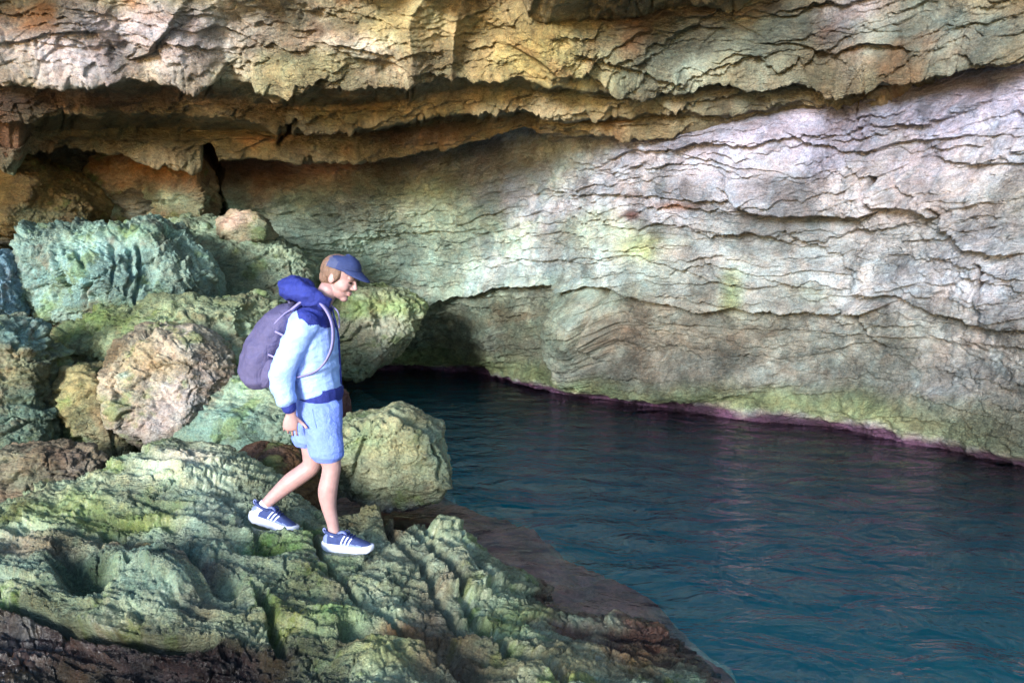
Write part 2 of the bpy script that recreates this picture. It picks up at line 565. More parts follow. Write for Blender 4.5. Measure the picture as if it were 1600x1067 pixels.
# clefts: (polyline in the photo, half width px, depth m)
CLEFTS = [([(326, 232), (338, 262), (333, 290), (345, 318), (350, 338)], 8, 0.9),
          ([(1388, 268), (1380, 285), (1388, 305), (1400, 318)], 5, 0.5),
          ([(1549, 410), (1548, 435), (1538, 455), (1534, 480), (1542, 492)], 5, 0.5),
          ([(1326, 478), (1340, 505), (1358, 530), (1372, 545)], 3, 0.25),
          ([(1487, 318), (1492, 345), (1505, 368)], 5, 0.4),
          ([(952, 448), (946, 480), (938, 515), (944, 550)], 3, 0.25),
          ([(12, 330), (18, 345), (22, 360)], 8, 0.6),
          ([(150, 245), (162, 290), (148, 322), (130, 350)], 4, 0.35),
          ([(455, 180), (452, 200), (440, 222)], 3, 0.25),
          ([(1100, 395), (1120, 420), (1150, 440)], 1.6, 0.10),
          ([(1350, 130), (1352, 170), (1368, 205)], 2.0, 0.12)]
for (pl, wd, dp) in CLEFTS:
    pl = np.array(pl, float)
    dmin = np.full(PX.shape, 1e9)
    x, y = PX + rag * 0.8, PY + rag * 0.3
    sel = (PX > pl[:, 0].min() - 60) & (PX < pl[:, 0].max() + 60) & (PY > pl[:, 1].min() - 60) & (PY < pl[:, 1].max() + 60)
    xs_, ys_ = x[sel], y[sel]
    dm = np.full(xs_.shape, 1e9)
    for a, b_ in zip(pl[:-1], pl[1:]):
        ab = b_ - a
        tt = np.clip(((xs_ - a[0]) * ab[0] + (ys_ - a[1]) * ab[1]) / (ab @ ab), 0, 1)
        dm = np.minimum(dm, np.hypot(xs_ - a[0] - tt * ab[0], ys_ - a[1] - tt * ab[1]))
    dd = np.zeros(PX.shape)
    dd[sel] = dp * sst(wd * 1.5, wd * 0.5, dm)
    D -= dd

# random hairline cracks and flakes
cr = np.abs(pn(S * 0.9 + 0.5 * pn(S * 2, arc * 2, seed=81), arc * 1.5 + 0.5 * pn(S * 2, arc * 2, seed=82), seed=83))
gate = sst(0.05, 0.4, pn(S * 0.6, arc * 0.6, seed=84))
D -= 0.04 * sst(0.035, 0.008, cr) * gate
cr2 = np.abs(pn(S * 2.6 + 0.6 * pn(S * 4, arc * 4, seed=85), arc * 2.6 + 0.6 * pn(S * 4, arc * 4, seed=86), seed=87))
D -= 0.035 * sst(0.06, 0.012, cr2) * sst(0.0, 0.35, pn(S * 1.1, arc * 1.1, seed=88))
D += 0.034 * fbm(S * 3.2, arc * 4.2, YB * 3, 3, seed=91) + 0.014 * fbm(S * 13, arc * 17, YB * 12, 3, seed=95)
pit = cells(S * 9, arc * 9, 0.0 * S, seed=5)[0]
pz = sst(0.05, 0.45, pn(S * 0.8, arc * 0.8, seed=97)) + sst(330, 100, PX) * face_w + sst(1.9, 1.4, V) * 0.8
D -= 0.035 * sst(0.34, 0.12, pit) * np.clip(pz, 0, 1.2)
# tidal notch and its crust
D += -0.16 * np.exp(-((Z + 0.02) / 0.10) ** 2) * (0.5 + fbm(S * 1.2, 0.5 + 0 * S, 0, 2, seed=99)) * wall_w
D += 0.10 * np.exp(-((Z - 0.28) / 0.18) ** 2) * (0.6 + pn(S * 1.5, Z * 2, seed=101)) * wall_w
D += 0.09 * fbm(S * 2.6, Z * 3.5, 0, 3, seed=103) * sst(0.5, 0.1, Z) * wall_w
fade = sst(10.9, 10.2, V) * sst(-0.2, 0.4, V)
D *= fade
W = B + Bn * D[..., None]
# lips also sag a little
W[..., 2] -= 0.30 * np.clip(D, 0, 1) * (wall_w + 0.08 * face_w) * sst(0.9, 1.3, V) * 0.6

# --- albedo of the limestone
wx = 0.8 * fbm(S * 0.5, arc * 0.7, 0, 8, seed=111, gain=.62)
wy = 0.8 * fbm(S * 0.5, arc * 0.7, 0, 8, seed=121, gain=.62)
WALL_BLOBS = [
    (600, 380, 400, 190, '#96a58a', 0.97), (800, 270, 180, 80, '#8c9488', 0.7), (500, 290, 220, 40, '#787464', 0.6), (600, 370, 240, 60, '#a6b49a', 0.8),  # back wall patches paled to make up for the light missing there
    (820, 350, 140, 45, '#94a084', 0.7), (900, 400, 170, 40, '#a5ada6', 0.85), (1000, 350, 90, 40, '#7f8850', 0.55), (1010, 375, 26, 26, '#a3ae38', 0.8),
    (1155, 430, 18, 45, '#98a838', 0.8), (1290, 445, 40, 16, '#96a072', 0.5),
    (300, 250, 160, 45, '#7c4c20', 0.85), (90, 290, 110, 60, '#5c4a1c', 0.8), (420, 245, 120, 20, '#82543c', 0.8), (600, 250, 200, 26, '#72543e', 0.6),
    (1250, 185, 460, 110, '#a099a6', 0.75), (1480, 170, 280, 100, '#a49cb0', 0.55), (1150, 290, 260, 60, '#b5b0b2', 0.8), (1450, 300, 200, 60, '#b3a7a0', 0.75),
    (1300, 390, 300, 60, '#b4b4ae', 0.9), (1520, 420, 160, 90, '#b0acae', 0.8),
    (1070, 312, 26, 9, '#a8683e', 0.8), (1000, 330, 14, 10, '#5a2c22', 0.9),
    (1050, 535, 230, 60, '#7b6f5e', 0.9), (760, 520, 110, 60, '#68674c', 0.85), (910, 510, 45, 60, '#79826c', 0.85), (1350, 560, 160, 60, '#8d8c80', 0.8), (1530, 570, 120, 60, '#8e8a86', 0.8),
    (1450, 500, 120, 20, '#9a968c', 0.6),
]
CEIL_BLOBS = [
    (150, 60, 260, 60, '#b0a6a6', 0.9), (60, 20, 60, 30, '#6a6038', 0.8), (480, 60, 200, 80, '#a69a88', 0.85), (450, 105, 80, 30, '#968e5c', 0.7), (600, 25, 150, 40, '#8f8048', 0.7),
    (760, 60, 170, 70, '#95835a', 0.85), (870, 60, 80, 50, '#96824a', 0.9), (1020, 70, 120, 50, '#8c8560', 0.8), (1180, 60, 150, 60, '#80897a', 0.85), (1340, 40, 60, 50, '#9a8c90', 0.8),
    (1500, 50, 150, 60, '#76827a', 0.8), (1020, 8, 170, 14, '#5a4636', 0.8),
    (180, 150, 260, 18, '#58403c', 0.8), (250, 195, 260, 32, '#4c4428', 0.9), (560, 190, 200, 30, '#635735', 0.85), (640, 205, 160, 18, '#7b5f4c', 0.7), (300, 130, 90, 14, '#7a5a3a', 0.6),
    (860, 185, 130, 22, '#84785c', 0.8), (900, 130, 90, 30, '#8a8460', 0.7), (20, 190, 30, 30, '#8a6e5c', 0.8), (18, 235, 18, 14, '#7e9a7c', 0.9), (1150, 130, 150, 20, '#6c7268', 0.7),
    (540, 150, 120, 22, '#7a5e2e', 0.6),
]
colr = paint(hexc('#8d8a7c'), PX, PY, WALL_BLOBS, (wx, wy)) * np.array([0.90, 0.97, 1.13])
colc = paint(hexc('#8a7c5c'), PX, PY, CEIL_BLOBS, (wx, wy)) * np.array([1.02, 1.05, 1.2])
wc = sst(2.93, 3.4, V + 0.05 * wx)[..., None]
colr = colr * (1 - wc) + colc * wc
# pale and rusty streaks in the bedding
st = fbm(S * 0.5, arc * 5.0, 0, 4, seed=131)
colr *= (1 + 0.20 * np.clip(st, -1, 1))[..., None]
ox = np.clip(fbm(S * 0.9, arc * 2.2, 3, 4, seed=135) - 0.42, 0, 0.5)[..., None] * 1.3
colr += (hexc('#8a5a34') - colr) * ox * (0.35 + 0.65 * wc)
# tide marks: green algae, then a purple and white crust at the waterline
tide = Z + 0.10 * fbm(S * 1.3, arc * 2, 0, 4, seed=141)
ga = (sst(0.62, 0.30, tide) * sst(-0.05, 0.12, tide) * wall_w * np.clip(0.75 + 0.7 * pn(S * 0.8, arc * 1.5, seed=143), 0.15, 1))[..., None]
colr += (hexc('#6f7c4a') - colr) * ga * 0.7
wcst = (sst(0.22, 0.10, tide) * sst(0.0, 0.05, tide) * wall_w * np.clip(0.5 + 1.2 * pn(S * 6, arc * 9, seed=145), 0, 1))[..., None]
colr += (hexc('#a9a4a0') - colr) * wcst * 0.8
pur = (sst(0.17, 0.05, tide) * wall_w)[..., None]
colr += (hexc('#4a2246') - colr) * pur * 0.92
# the lowest bed is another, browner and coarser stone
b1 = np.interp(PX, [-900, 640, 800, 950, 1010, 1090, 1150, 1250, 1355, 1465, 1600, 2500], [470, 470, 443, 436, 460, 481, 471, 481, 470, 490, 512, 600])
lowbed = (sst(-4, 4, PY - rag - b1) * wall_w * sst(0.12, 0.4, tide) * (1 - 0.7 * np.exp(-(((PX - 910) / 45) ** 2 + ((PY - 510) / 60) ** 2) ** 2)))[..., None]
gr_ = np.clip(fbm(S * 9, arc * 9, YB * 9, 4, seed=151, gain=.7), -1, 1)[..., None]
colr = colr * (1 - lowbed * (np.array([.15, .15, .17]) - .28 * gr_))
pocks = (sst(0.20, 0.55, fbm(S * 5, arc * 6, YB * 5, 5, seed=153, gain=.65)))[..., None]
colr = colr * (1 - 0.30 * pocks)
colr = np.clip(colr * (1 - 0.24 * sst(800, 1250, PX))[..., None], 0.01, 0.8)  # right part darkened in colour to offset the strong sun on it

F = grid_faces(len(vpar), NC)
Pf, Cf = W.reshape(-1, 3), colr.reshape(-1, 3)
fv = V.reshape(-1)[F].mean(1)
fx = PX.reshape(-1)[F].mean(1)
fy = (PY - rag).reshape(-1)[F].mean(1)
bed1 = np.interp(fx, [-900, 640, 800, 950, 1010, 1090, 1150, 1250, 1355, 1465, 1600, 2500], [470, 470, 443, 436, 460, 481, 471, 481, 470, 490, 512, 600])
bed2 = np.interp(fx, [-900, 350, 640, 865, 1145, 1250, 1400, 1465, 1535, 1600, 2500], [326, 326, 310, 296, 300, 320, 322, 318, 372, 388, 420])
wallroot = empty('cave_wall', (0, 12, 0))
tag(wallroot, 'pale layered limestone cave wall running along the far side of the water', kind='structure')
ceilroot = empty('rock_overhang', (0, 9, 3.8))
tag(ceilroot, 'heavy stepped limestone overhang across the top of the cave', kind='structure')


def bed(name, mask, root, label=None):
    me = submesh(name, Pf - np.array(root.location), F, mask, M_WALL, Cf)
    o = link(name, me, root)
    if label: o['label'] = label
    return o


low = fv < LT
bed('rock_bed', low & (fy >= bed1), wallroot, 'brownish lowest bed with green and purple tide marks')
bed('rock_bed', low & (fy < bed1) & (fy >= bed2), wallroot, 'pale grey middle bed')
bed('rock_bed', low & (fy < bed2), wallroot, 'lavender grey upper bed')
bed('overhang_underside', (fv >= LT) & (fv < UL), ceilroot, 'dark ochre stepped underside')
bed('overhang_face', (fv >= UL) & (fv < FT), ceilroot, 'bulging pinkish and khaki front face')
bed('overhang_crown', fv >= FT, ceilroot)

# ------------------------------------------------------------------ thin plate spline through surveyed points


def tps(pts, X, Y, lam=1e-3):
    p = np.array(pts, float)
    n = len(p)

    def U(r2):
        return r2 * np.log(r2 + 1e-9)
    K = U((p[:, None, 0] - p[None, :, 0]) ** 2 + (p[:, None, 1] - p[None, :, 1]) ** 2) + lam * np.eye(n)
    A = np.zeros((n + 3, n + 3))
    A[:n, :n] = K
    A[:n, n] = 1
    A[:n, n + 1:] = p[:, :2]
    A[n, :n] = 1
    A[n + 1:, :n] = p[:, :2].T
    sol = np.linalg.solve(A, np.concatenate([p[:, 2], np.zeros(3)]))
    out = np.full(X.shape, sol[n])
    out += sol[n + 1] * X + sol[n + 2] * Y
    for i in range(n):
        out += sol[i] * U((X - p[i, 0]) ** 2 + (Y - p[i, 1]) ** 2)
    return out


def seg_dist(x, y, pl):
    pl = np.array(pl, float)
    dm = np.full(x.shape, 1e9)
    for a, b_ in zip(pl[:-1], pl[1:]):
        ab = b_ - a
        tt = np.clip(((x - a[0]) * ab[0] + (y - a[1]) * ab[1]) / (ab @ ab), 0, 1)
        dm = np.minimum(dm, np.hypot(x - a[0] - tt * ab[0], y - a[1] - tt * ab[1]))
    return dm


def inside(x, y, pl):
    pl = np.array(pl, float)
    r = np.zeros(x.shape, bool)
    j = len(pl) - 1
    for i in range(len(pl)):
        c = ((pl[i, 1] > y) != (pl[j, 1] > y))
        with np.errstate(divide='ignore', invalid='ignore'):
            xx = (pl[j, 0] - pl[i, 0]) * (y - pl[i, 1]) / (pl[j, 1] - pl[i, 1]) + pl[i, 0]
        r ^= c & (x < xx)
        j = i
    return r


# ------------------------------------------------------------------ sea floor with the reddish shelf beside the near rocks
gx = np.concatenate([np.linspace(-10, -3, 30, endpoint=False), np.linspace(-3, 2.2, 200, endpoint=False), np.linspace(2.2, 9, 60)])
gy = np.concatenate([np.linspace(-1, 3, 30, endpoint=False), np.linspace(3, 9, 230, endpoint=False), np.linspace(9, 18.5, 80)])
GX, GY = np.meshgrid(gx, gy)
SHELF = [(-10, -1), (1.3, -1), (1.25, 2.5), (1.24, 4.0), (1.12, 4.7), (0.96, 5.1), (0.86, 5.5), (0.70, 5.75), (0.60, 6.1), (0.30, 6.6), (0.02, 7.2), (-0.55, 7.9),
         (-1.0, 9.0), (-1.45, 11.0), (-2.0, 12.2), (-2.6, 13.2), (-3.2, 14.2), (-10, 15)]
sd = seg_dist(GX, GY, SHELF + [SHELF[0]]) * np.where(inside(GX, GY, SHELF), -1, 1)
sd += 0.16 * fbm(GX * 1.6, GY * 1.6, 0, 5, seed=201, gain=.6)
deep = 2.3 + 0.5 * pn(GX * 0.3, GY * 0.3, seed=203) + 0.9 * sst(5.5, 3.0, GY)
GZ = -0.10 - 0.06 * fbm(GX * 1.6, GY * 1.6, 0, 3, seed=205) - (deep - 0.25) * (0.15 * sst(-0.2, 0.35, sd) + 0.85 * sst(0.22, 1.2, sd)) - 0.10 * sst(-1.0, 0, sd)
# sunken boulders on the deep floor
c1, c2, cid = cells(GX * 0.75, GY * 0.75, 0 * GX, seed=8)
GZ += 0.7 * np.clip(0.42 - c1, 0, 1) * sst(0.3, 1.0, sd) * (cid > 0.45)
tongue = np.exp(-(seg_dist(GX, GY, [(-2.9, 15.6), (-1.95, 13.6), (-1.35, 11.9)]) / 0.6) ** 2)  # shallow bed added to carry the painted blue of the inlet
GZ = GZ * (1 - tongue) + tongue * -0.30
GZ += 0.05 * fbm(GX * 3, GY * 3, 0, 3, seed=207)
bc = paint(hexc('#a8a48e'), GX, GY, [(-1.0, 13.5, 1.3, 4.0, '#e4e8e8', 0.95), (0.0, 10.0, 0.9, 1.8, '#c9cfc8', 0.8), (1.6, 5.6, 0.9, 1.0, '#d9d7c4', 0.8),
                                     (2.0, 7.6, 1.0, 1.0, '#c4c2ae', 0.6), (3.6, 6.0, 1.2, 2.6, '#56544c', 0.8), (2.6, 9.0, 2.6, 0.9, '#4f4a44', 0.8), (1.9, 3.9, .6, .7, '#5c5a50', 0.7)],
           (0.5 * fbm(GX, GY, 0, 3, seed=211), 0.5 * fbm(GX, GY, 0, 3, seed=213)))
mott = np.clip(fbm(GX * 2.6, GY * 2.6, 0, 5, seed=215, gain=.62), -1, 1)
bc *= (1 + 0.45 * np.clip(mott, -1, 1))[..., None]
bc += (hexc('#8fc8f0') - bc) * np.clip(tongue * 1.3, 0, 1)[..., None]  # blue glow of the inlet put into the bed colour
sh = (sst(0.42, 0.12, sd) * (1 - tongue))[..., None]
bc += (hexc('#a8786a') * (1 + 0.75 * mott[..., None]) - bc) * sh
seam = (sst(0.10, 0.0, np.abs(fbm(GX * 0.9, GY * 0.9, 0, 3, seed=217))) * 0.4)[..., None] * sh
bc += (hexc('#9c8c7a') - bc) * seam
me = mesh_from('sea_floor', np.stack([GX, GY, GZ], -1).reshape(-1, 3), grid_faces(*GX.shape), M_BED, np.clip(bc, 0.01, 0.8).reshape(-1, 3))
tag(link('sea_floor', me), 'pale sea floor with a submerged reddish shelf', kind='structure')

# ------------------------------------------------------------------ water: a closed body with rippled top
m = bpy.data.materials.new('clear_sea_water')
m.use_nodes = True
t = m.node_tree
for n in list(t.nodes):
    t.nodes.remove(n)
out = t.nodes.new('ShaderNodeOutputMaterial')
gl = t.nodes.new('ShaderNodeBsdfGlossy')
gl.inputs['Roughness'].default_value = 0.03
tr = t.nodes.new('ShaderNodeBsdfTransparent')
tr.inputs['Color'].default_value = (0.97, 0.99, 1.0, 1)
fr = t.nodes.new('ShaderNodeFresnel')
fr.inputs['IOR'].default_value = 1.28
mx = t.nodes.new('ShaderNodeMixShader')
va = t.nodes.new('ShaderNodeVolumePrincipled')
va.inputs['Color'].default_value = (0.0, 0.55, 0.86, 1)
va.inputs['Absorption Color'].default_value = (0.02, 0.55, 0.86, 1)
va.inputs['Density'].default_value = 0.30
va.inputs['Anisotropy'].default_value = 0.0
tc = t.nodes.new('ShaderNodeTexCoord')
mp = t.nodes.new('ShaderNodeMapping')
mp.inputs['Rotation'].default_value = (0, 0, R(18))
mp.inputs['Scale'].default_value = (1.0, 1.35, 1.0)
na = t.nodes.new('ShaderNodeTexNoise')
na.inputs['Scale'].default_value = 1.9
na.inputs['Detail'].default_value = 5
na.inputs['Roughness'].default_value = 0.55
na.inputs['Distortion'].default_value = 0.5
bp = t.nodes.new('ShaderNodeBump')
bp.inputs['Strength'].default_value = 1.0
bp.inputs['Distance'].default_value = 0.13
t.links.new(tc.outputs['Object'], mp.inputs['Vector'])
t.links.new(mp.outputs[0], na.inputs['Vector'])
t.links.new(na.outputs['Fac'], bp.inputs['Height'])
for n_ in (gl, fr):
    t.links.new(bp.outputs[0], n_.inputs['Normal'])
t.links.new(fr.outputs[0], mx.inputs['Fac'])
t.links.new(tr.outputs[0], mx.inputs[1])
t.links.new(gl.outputs[0], mx.inputs[2])
t.links.new(mx.outputs[0], out.inputs['Surface'])
t.links.new(va.outputs[0], out.inputs['Volume'])
wxs, wys = np.linspace(-11, 11, 150), np.linspace(-2, 19, 150)
WX, WY = np.meshgrid(wxs, wys)
top = np.stack([WX, WY, 0 * WX], -1).reshape(-1, 3)
n_ = 150
ring = np.concatenate([np.arange(n_), np.arange(1, n_) * n_ + n_ - 1, (n_ - 1) * n_ + np.arange(n_ - 2, -1, -1), np.arange(n_ - 2, 0, -1) * n_])
low_ = top[ring] * np.array([1, 1, 0]) + np.array([0, 0, -4.2])
Vw = np.concatenate([top, low_])
b0 = len(top)
k = np.arange(len(ring))
Fw = np.concatenate([grid_faces(n_, n_), np.stack([ring, b0 + k, b0 + (k + 1) % len(ring), ring[(k + 1) % len(ring)]], -1)])
me = mesh_from('water', Vw, Fw, m, smooth=False)
bm = bmesh.new()
bm.from_mesh(me)
bm.verts.ensure_lookup_table()
bm.faces.new([bm.verts[b0 + i] for i in range(len(ring) - 1, -1, -1)])
bmesh.ops.recalc_face_normals(bm, faces=bm.faces)
bm.to_mesh(me)
bm.free()
tag(link('water', me), 'still teal and deep blue cave water with soft ripples', kind='structure')

# ------------------------------------------------------------------ the near rock the person walks on
PTS = [  # photo pixel and distance
    (0, 800, 5.0), (-200, 850, 4.9), (-500, 880, 5.0), (50, 775, 5.15), (100, 752, 5.3), (200, 708, 5.5), (250, 694, 5.55), (300, 688, 5.6), (340, 697, 5.6), (400, 732, 5.5), (430, 768, 5.4), (470, 802, 5.3),
    (420, 826, 5.05), (395, 815, 5.12), (452, 832, 5.0), (540, 861, 4.85), (515, 860, 4.85), (575, 863, 4.86), (480, 830, 5.1), (560, 806, 5.4), (600, 802, 5.45), (585, 797, 5.5), (650, 815, 5.45), (700, 820, 5.4), (760, 868, 5.2), (800, 905, 5.0),
    (850, 948, 4.85), (900, 968, 4.75), (950, 970, 4.75), (1000, 976, 4.7), (1080, 1025, 4.3), (1120, 1060, 4.05), (1140, 1090, 3.85),
    (100, 850, 4.55), (250, 780, 4.95), (300, 800, 4.85), (100, 930, 4.0), (250, 970, 3.8), (200, 880, 4.3), (400, 900, 4.3), (330, 850, 4.55), (500, 960, 4.05), (600, 900, 4.55), (650, 930, 4.4), (700, 870, 4.95), (560, 1010, 3.85),
    (700, 1040, 3.7), (850, 1040, 3.8), (950, 1040, 4.0), (780, 960, 4.4), (600, 1060, 3.45),
    (20, 1000, 3.78), (120, 1050, 3.68), (300, 1066, 3.55), (420, 1050, 3.6), (0, 1066, 3.55), (-300, 980, 3.9)]
P3 = [tuple(at(*p)) for p in PTS]
P3 += [(-1.2, 2.2, .22), (-0.3, 2.2, .2), (0.4, 2.4, .12), (1.0, 3.0, -.02), (1.35, 2.2, -.5), (1.5, 3.2, -.7), (1.5, 4.0, -.7), (1.35, 4.8, -.6), (1.0, 5.2, -.5), (0.5, 5.5, -.45), (0.35, 5.9, -.5), (-0.1, 6.3, -.5),
       (-0.5, 6.35, -.45), (-0.9, 6.3, -.45), (-1.3, 6.1, -.25), (-1.1, 5.75, .05), (-1.6, 6.3, .1), (-2.2, 6.4, 0.1), (-3.0, 6.3, .1), (-4.2, 6.0, .1), (-5.5, 5.5, .2), (-5, 3, .4), (-2.5, 1.5, .3), (-3.5, 0, .3), (0, 0.5, .2), (1.2, 0.5, -.3), (1.8, 0, -1), (-6, 0, .5)]
ya = np.concatenate([np.linspace(0.2, 2.6, 24, endpoint=False), 2.6 + 4.1 * (np.linspace(0, 1, 470) ** 1.25)])
xa = np.concatenate([np.linspace(-1.5, -0.66, 50, endpoint=False), np.linspace(-0.66, 0.34, 800, endpoint=False), np.linspace(0.34, 0.75, 40)])
RX, RY = np.meshgrid(xa, ya)
RX = RX * np.maximum(RY, 1.2)
RZ = tps(P3, RX, RY, 2e-3)
rpx, rpy = proj(np.stack([RX, RY, RZ], -1))
rg = 6 * fbm(RX * 3, RY * 3, 0, 4, seed=301) + 3 * fbm(RX * 14, RY * 14, 0, 2, seed=303)
# bedding in this rock dips: flaky layers roughly along a tilted plane
tt = RX * 0.55 + RY * 0.95 + RZ * 2.6
ss = RX * 0.9 - RY * 0.4
d = 0.055 * fbm(RX * 1.8, RY * 1.8, 0, 3, seed=311)
for (f_, am, sd_, w1, k1, w2, k2, w3, k3) in ((2.2, .070, 321, 1.0, .6, .5, 2.2, .15, 8), (5.5, .034, 331, 1.3, 1.0, .6, 3.5, .2, 12), (13, .014, 341, 1.8, 1.7, .8, 5, .3, 18), (27, .007, 351, 2.2, 2.6, 1.0, 8, .4, 30)):
    k, f, amp = saw(ss, tt, f_, sd_, w1, k1, w2, k2, w3, k3)
    d += am * amp * (1 - f) ** 1.1 * sst(0, .05, f)
c1, c2, cid = cells(RX * 2.4 + .25 * rg / 6, RY * 2.4 + RZ * 2, RZ * 2.4, seed=10)
d += 0.03 * (cid - .5) + 0.028 * sst(0.0, 0.04, c2 - c1)
c1, c2, cid = cells(RX * 7 + .4 * rg / 6, RY * 7 + RZ * 4, RZ * 7, seed=12)
d += 0.010 * (cid - .5) + 0.018 * sst(0.0, 0.07, c2 - c1) * sst(0.0, 0.4, pn(RX * 1.5, RY * 1.5, seed=361) + 0.25)
c1, c2, cid = cells(RX * 19 + .5 * rg / 6, RY * 19 + RZ * 10, RZ * 19, seed=14)
d += 0.004 * (cid - .5) + 0.007 * sst(0.0, 0.12, c2 - c1)
d += 0.018 * fbm(RX * 8, RY * 8, RZ * 8, 3, seed=371, gain=.55) + 0.006 * fbm(RX * 34, RY * 34, RZ * 34, 3, seed=375, gain=.7)
d -= d.mean()
GROOVES = [([(475, 825), (490, 850), (503, 878), (540, 915), (575, 955), (610, 975), (640, 992)], 3.2, 0.14),
           ([(275, 855), (305, 885), (340, 903), (365, 910)], 9, 0.10),
           ([(160, 830), (200, 848), (225, 858), (252, 857)], 5, 0.07),
           ([(112, 890), (125, 905), (150, 905)], 20, 0.13),
           ([(0, 940), (50, 955), (110, 985), (155, 1003), (230, 1010), (330, 1005)], 7, 0.13),
           ([(545, 998), (600, 1000), (650, 1004), (690, 1020), (720, 1040)], 11, 0.11),
           ([(408, 925), (425, 965), (435, 1000), (440, 1020)], 7, 0.08),
           ([(600, 795), (612, 835), (655, 870), (668, 905), (690, 940), (720, 990)], 5, 0.075),
           ([(625, 812), (672, 838), (690, 880), (712, 915), (735, 955), (760, 985)], 5, 0.075),
           ([(660, 812), (700, 845), (740, 890), (760, 920)], 4, 0.05),
           ([(725, 960), (760, 985), (790, 1020)], 5, 0.07),
           ([(345, 775), (365, 800), (400, 850), (440, 870)], 3.5, 0.05),
           ([(790, 1015), (830, 1035), (880, 1065)], 5, 0.06),
           ([(285, 700), (300, 715), (320, 722)], 3, 0.04),
           ([(205, 775), (260, 792), (330, 800)], 3, 0.035)]
for (pl, wd, dp) in GROOVES:
    dm = seg_dist(rpx + rg * .7, rpy + rg * .5, pl)
    d -= 1.25 * dp * sst(wd * 2.0, wd * .2, dm)
for (bx, by, rx, ry, am) in [(300, 730, 60, 22, .05), (250, 900, 90, 50, .05), (100, 870, 80, 40, .05), (600, 900, 60, 60, .05), (700, 900, 30, 50, .04), (600, 1030, 90, 28, .08), (880, 1040, 90, 25, .05),
                             (410, 865, 50, 10, -.06), (330, 940, 60, 22, -.06), (585, 800, 22, 24, .04), (30, 1000, 90, 25, -.05), (520, 940, 60, 20, -.04), (760, 930, 40, 20, .03)]:
    d += am * np.exp(-(((rpx + rg - bx) / rx) ** 2 + ((rpy + rg - by) / ry) ** 2) ** 1.6)
# keep the footholds calm
for (bx, by) in ((540, 862), (425, 828)):
    wgt = np.exp(-(((rpx - bx) / 55) ** 2 + ((rpy - by) / 14) ** 2))
    d = d * (1 - .8 * wgt) + 0.006 * wgt
RP = np.stack([RX, RY, RZ], -1)
n0 = grid_normals(RP)
n0 = np.where(n0[..., 2:3] < 0, -n0, n0)
n0 = np.stack([blur(blur(n0[..., i], 8, 0), 8, 1) for i in range(3)], -1)
n0 /= np.linalg.norm(n0, axis=-1, keepdims=True)
RW = RP + n0 * d[..., None]
# the stone carries the feet: where the soles stand, (x, y, z)
h0, h1 = at(506, 859, 4.84), at(390, 812, 4.99)
for (fx_, fy_, fz_) in ((h0[0] + .02, h0[1], h0[2]), (h0[0] + .12, h0[1] - .015, h0[2] - .003), (h0[0] + .22, h0[1] - .03, h0[2] - .004), (h1[0] + .20, h1[1] - .015, h1[2] - .054), (h1[0] + .245, h1[1] - .02, h1[2] - .058)):
    r2_ = (RW[..., 0] - fx_) ** 2 + (RW[..., 1] - fy_) ** 2
    zn = np.sort(RW[..., 2].ravel()[np.argsort(r2_.ravel())[:60]])[-8]
    RW[..., 2] += (fz_ + .004 - zn) * np.exp(-r2_ / .075 ** 2)
# albedo


def paint_over(c, px, py, blobs, warp):
    for (bx, by, rx, ry, colr_, st_) in blobs:
        dd_ = ((px + warp[0] * rx - bx) / rx) ** 2 + ((py + warp[1] * ry - by) / ry) ** 2
        c = c + (hexc(colr_) - c) * (np.exp(-dd_ ** 1.3 * 0.9) * st_ * .9)[..., None]
    return c


wx_ = .6 * fbm(RX * 2.2, RY * 2.2, 0, 8, seed=381, gain=.65)
wy_ = .6 * fbm(RX * 2.2, RY * 2.2, 0, 8, seed=385, gain=.65)
RB = [(280, 720, 130, 40, '#8e9a86', .9), (290, 715, 40, 16, '#a49a88', .8), (330, 790, 130, 50, '#7a8a7c', .85), (120, 800, 130, 28, '#47551f', .85), (180, 880, 200, 50, '#5c7468', .85), (60, 860, 90, 20, '#7c6450', .6),  # pale hump patches paint in the highlights on its lit top
      (200, 850, 40, 12, '#6c4a20', .7), (120, 890, 40, 26, '#2f4220', .8), (190, 815, 70, 12, '#4c5a24', .8), (250, 930, 90, 30, '#54685c', .7), (330, 945, 60, 26, '#4a4034', .7), (410, 862, 55, 14, '#3c5a14', .95), (540, 965, 80, 28, '#38561a', .95), (480, 900, 50, 30, '#5e6c40', .6),
      (450, 970, 40, 40, '#4a4a20', .7), (620, 900, 75, 80, '#8a947a', .9), (700, 880, 60, 50, '#7e8a74', .8), (690, 960, 40, 50, '#6a5648', .7), (650, 1000, 60, 20, '#5e3414', .9), (620, 1030, 90, 26, '#64683e', .8), (480, 1030, 70, 40, '#3a4630', .8),
      (720, 1040, 70, 40, '#523626', .85), (820, 980, 70, 26, '#4c5a20', .85), (880, 990, 60, 22, '#75806c', .8), (860, 1040, 90, 26, '#6a6040', .7), (1000, 1010, 80, 40, '#7a5434', .85), (940, 975, 60, 12, '#7e8a78', .7),
      (100, 1020, 260, 50, '#20170d', 1.0), (330, 1050, 160, 40, '#1c190c', 1.0), (560, 800, 40, 16, '#5c4a18', .75), (620, 820, 20, 30, '#5a3a28', .7), (590, 790, 20, 10, '#76825c', .8), (310, 890, 40, 14, '#50302c', .7)]  # near-black patches paint the shaded front recess on brown stone
rc = np.broadcast_to(hexc('#6e7a62'), rpx.shape + (3,)).copy()
ms = fbm(RX * 3.2, RY * 3.2, 0, 8, seed=391, gain=.65)
mo = (sst(.28, .75, ms) * .75)[..., None]
rc += (hexc('#4c6420') - rc) * mo
br = (sst(.30, .8, fbm(RX * 2.6, RY * 2.6, 5, 5, seed=393)) * .55)[..., None]
rc += (hexc('#5a3a24') - rc) * br
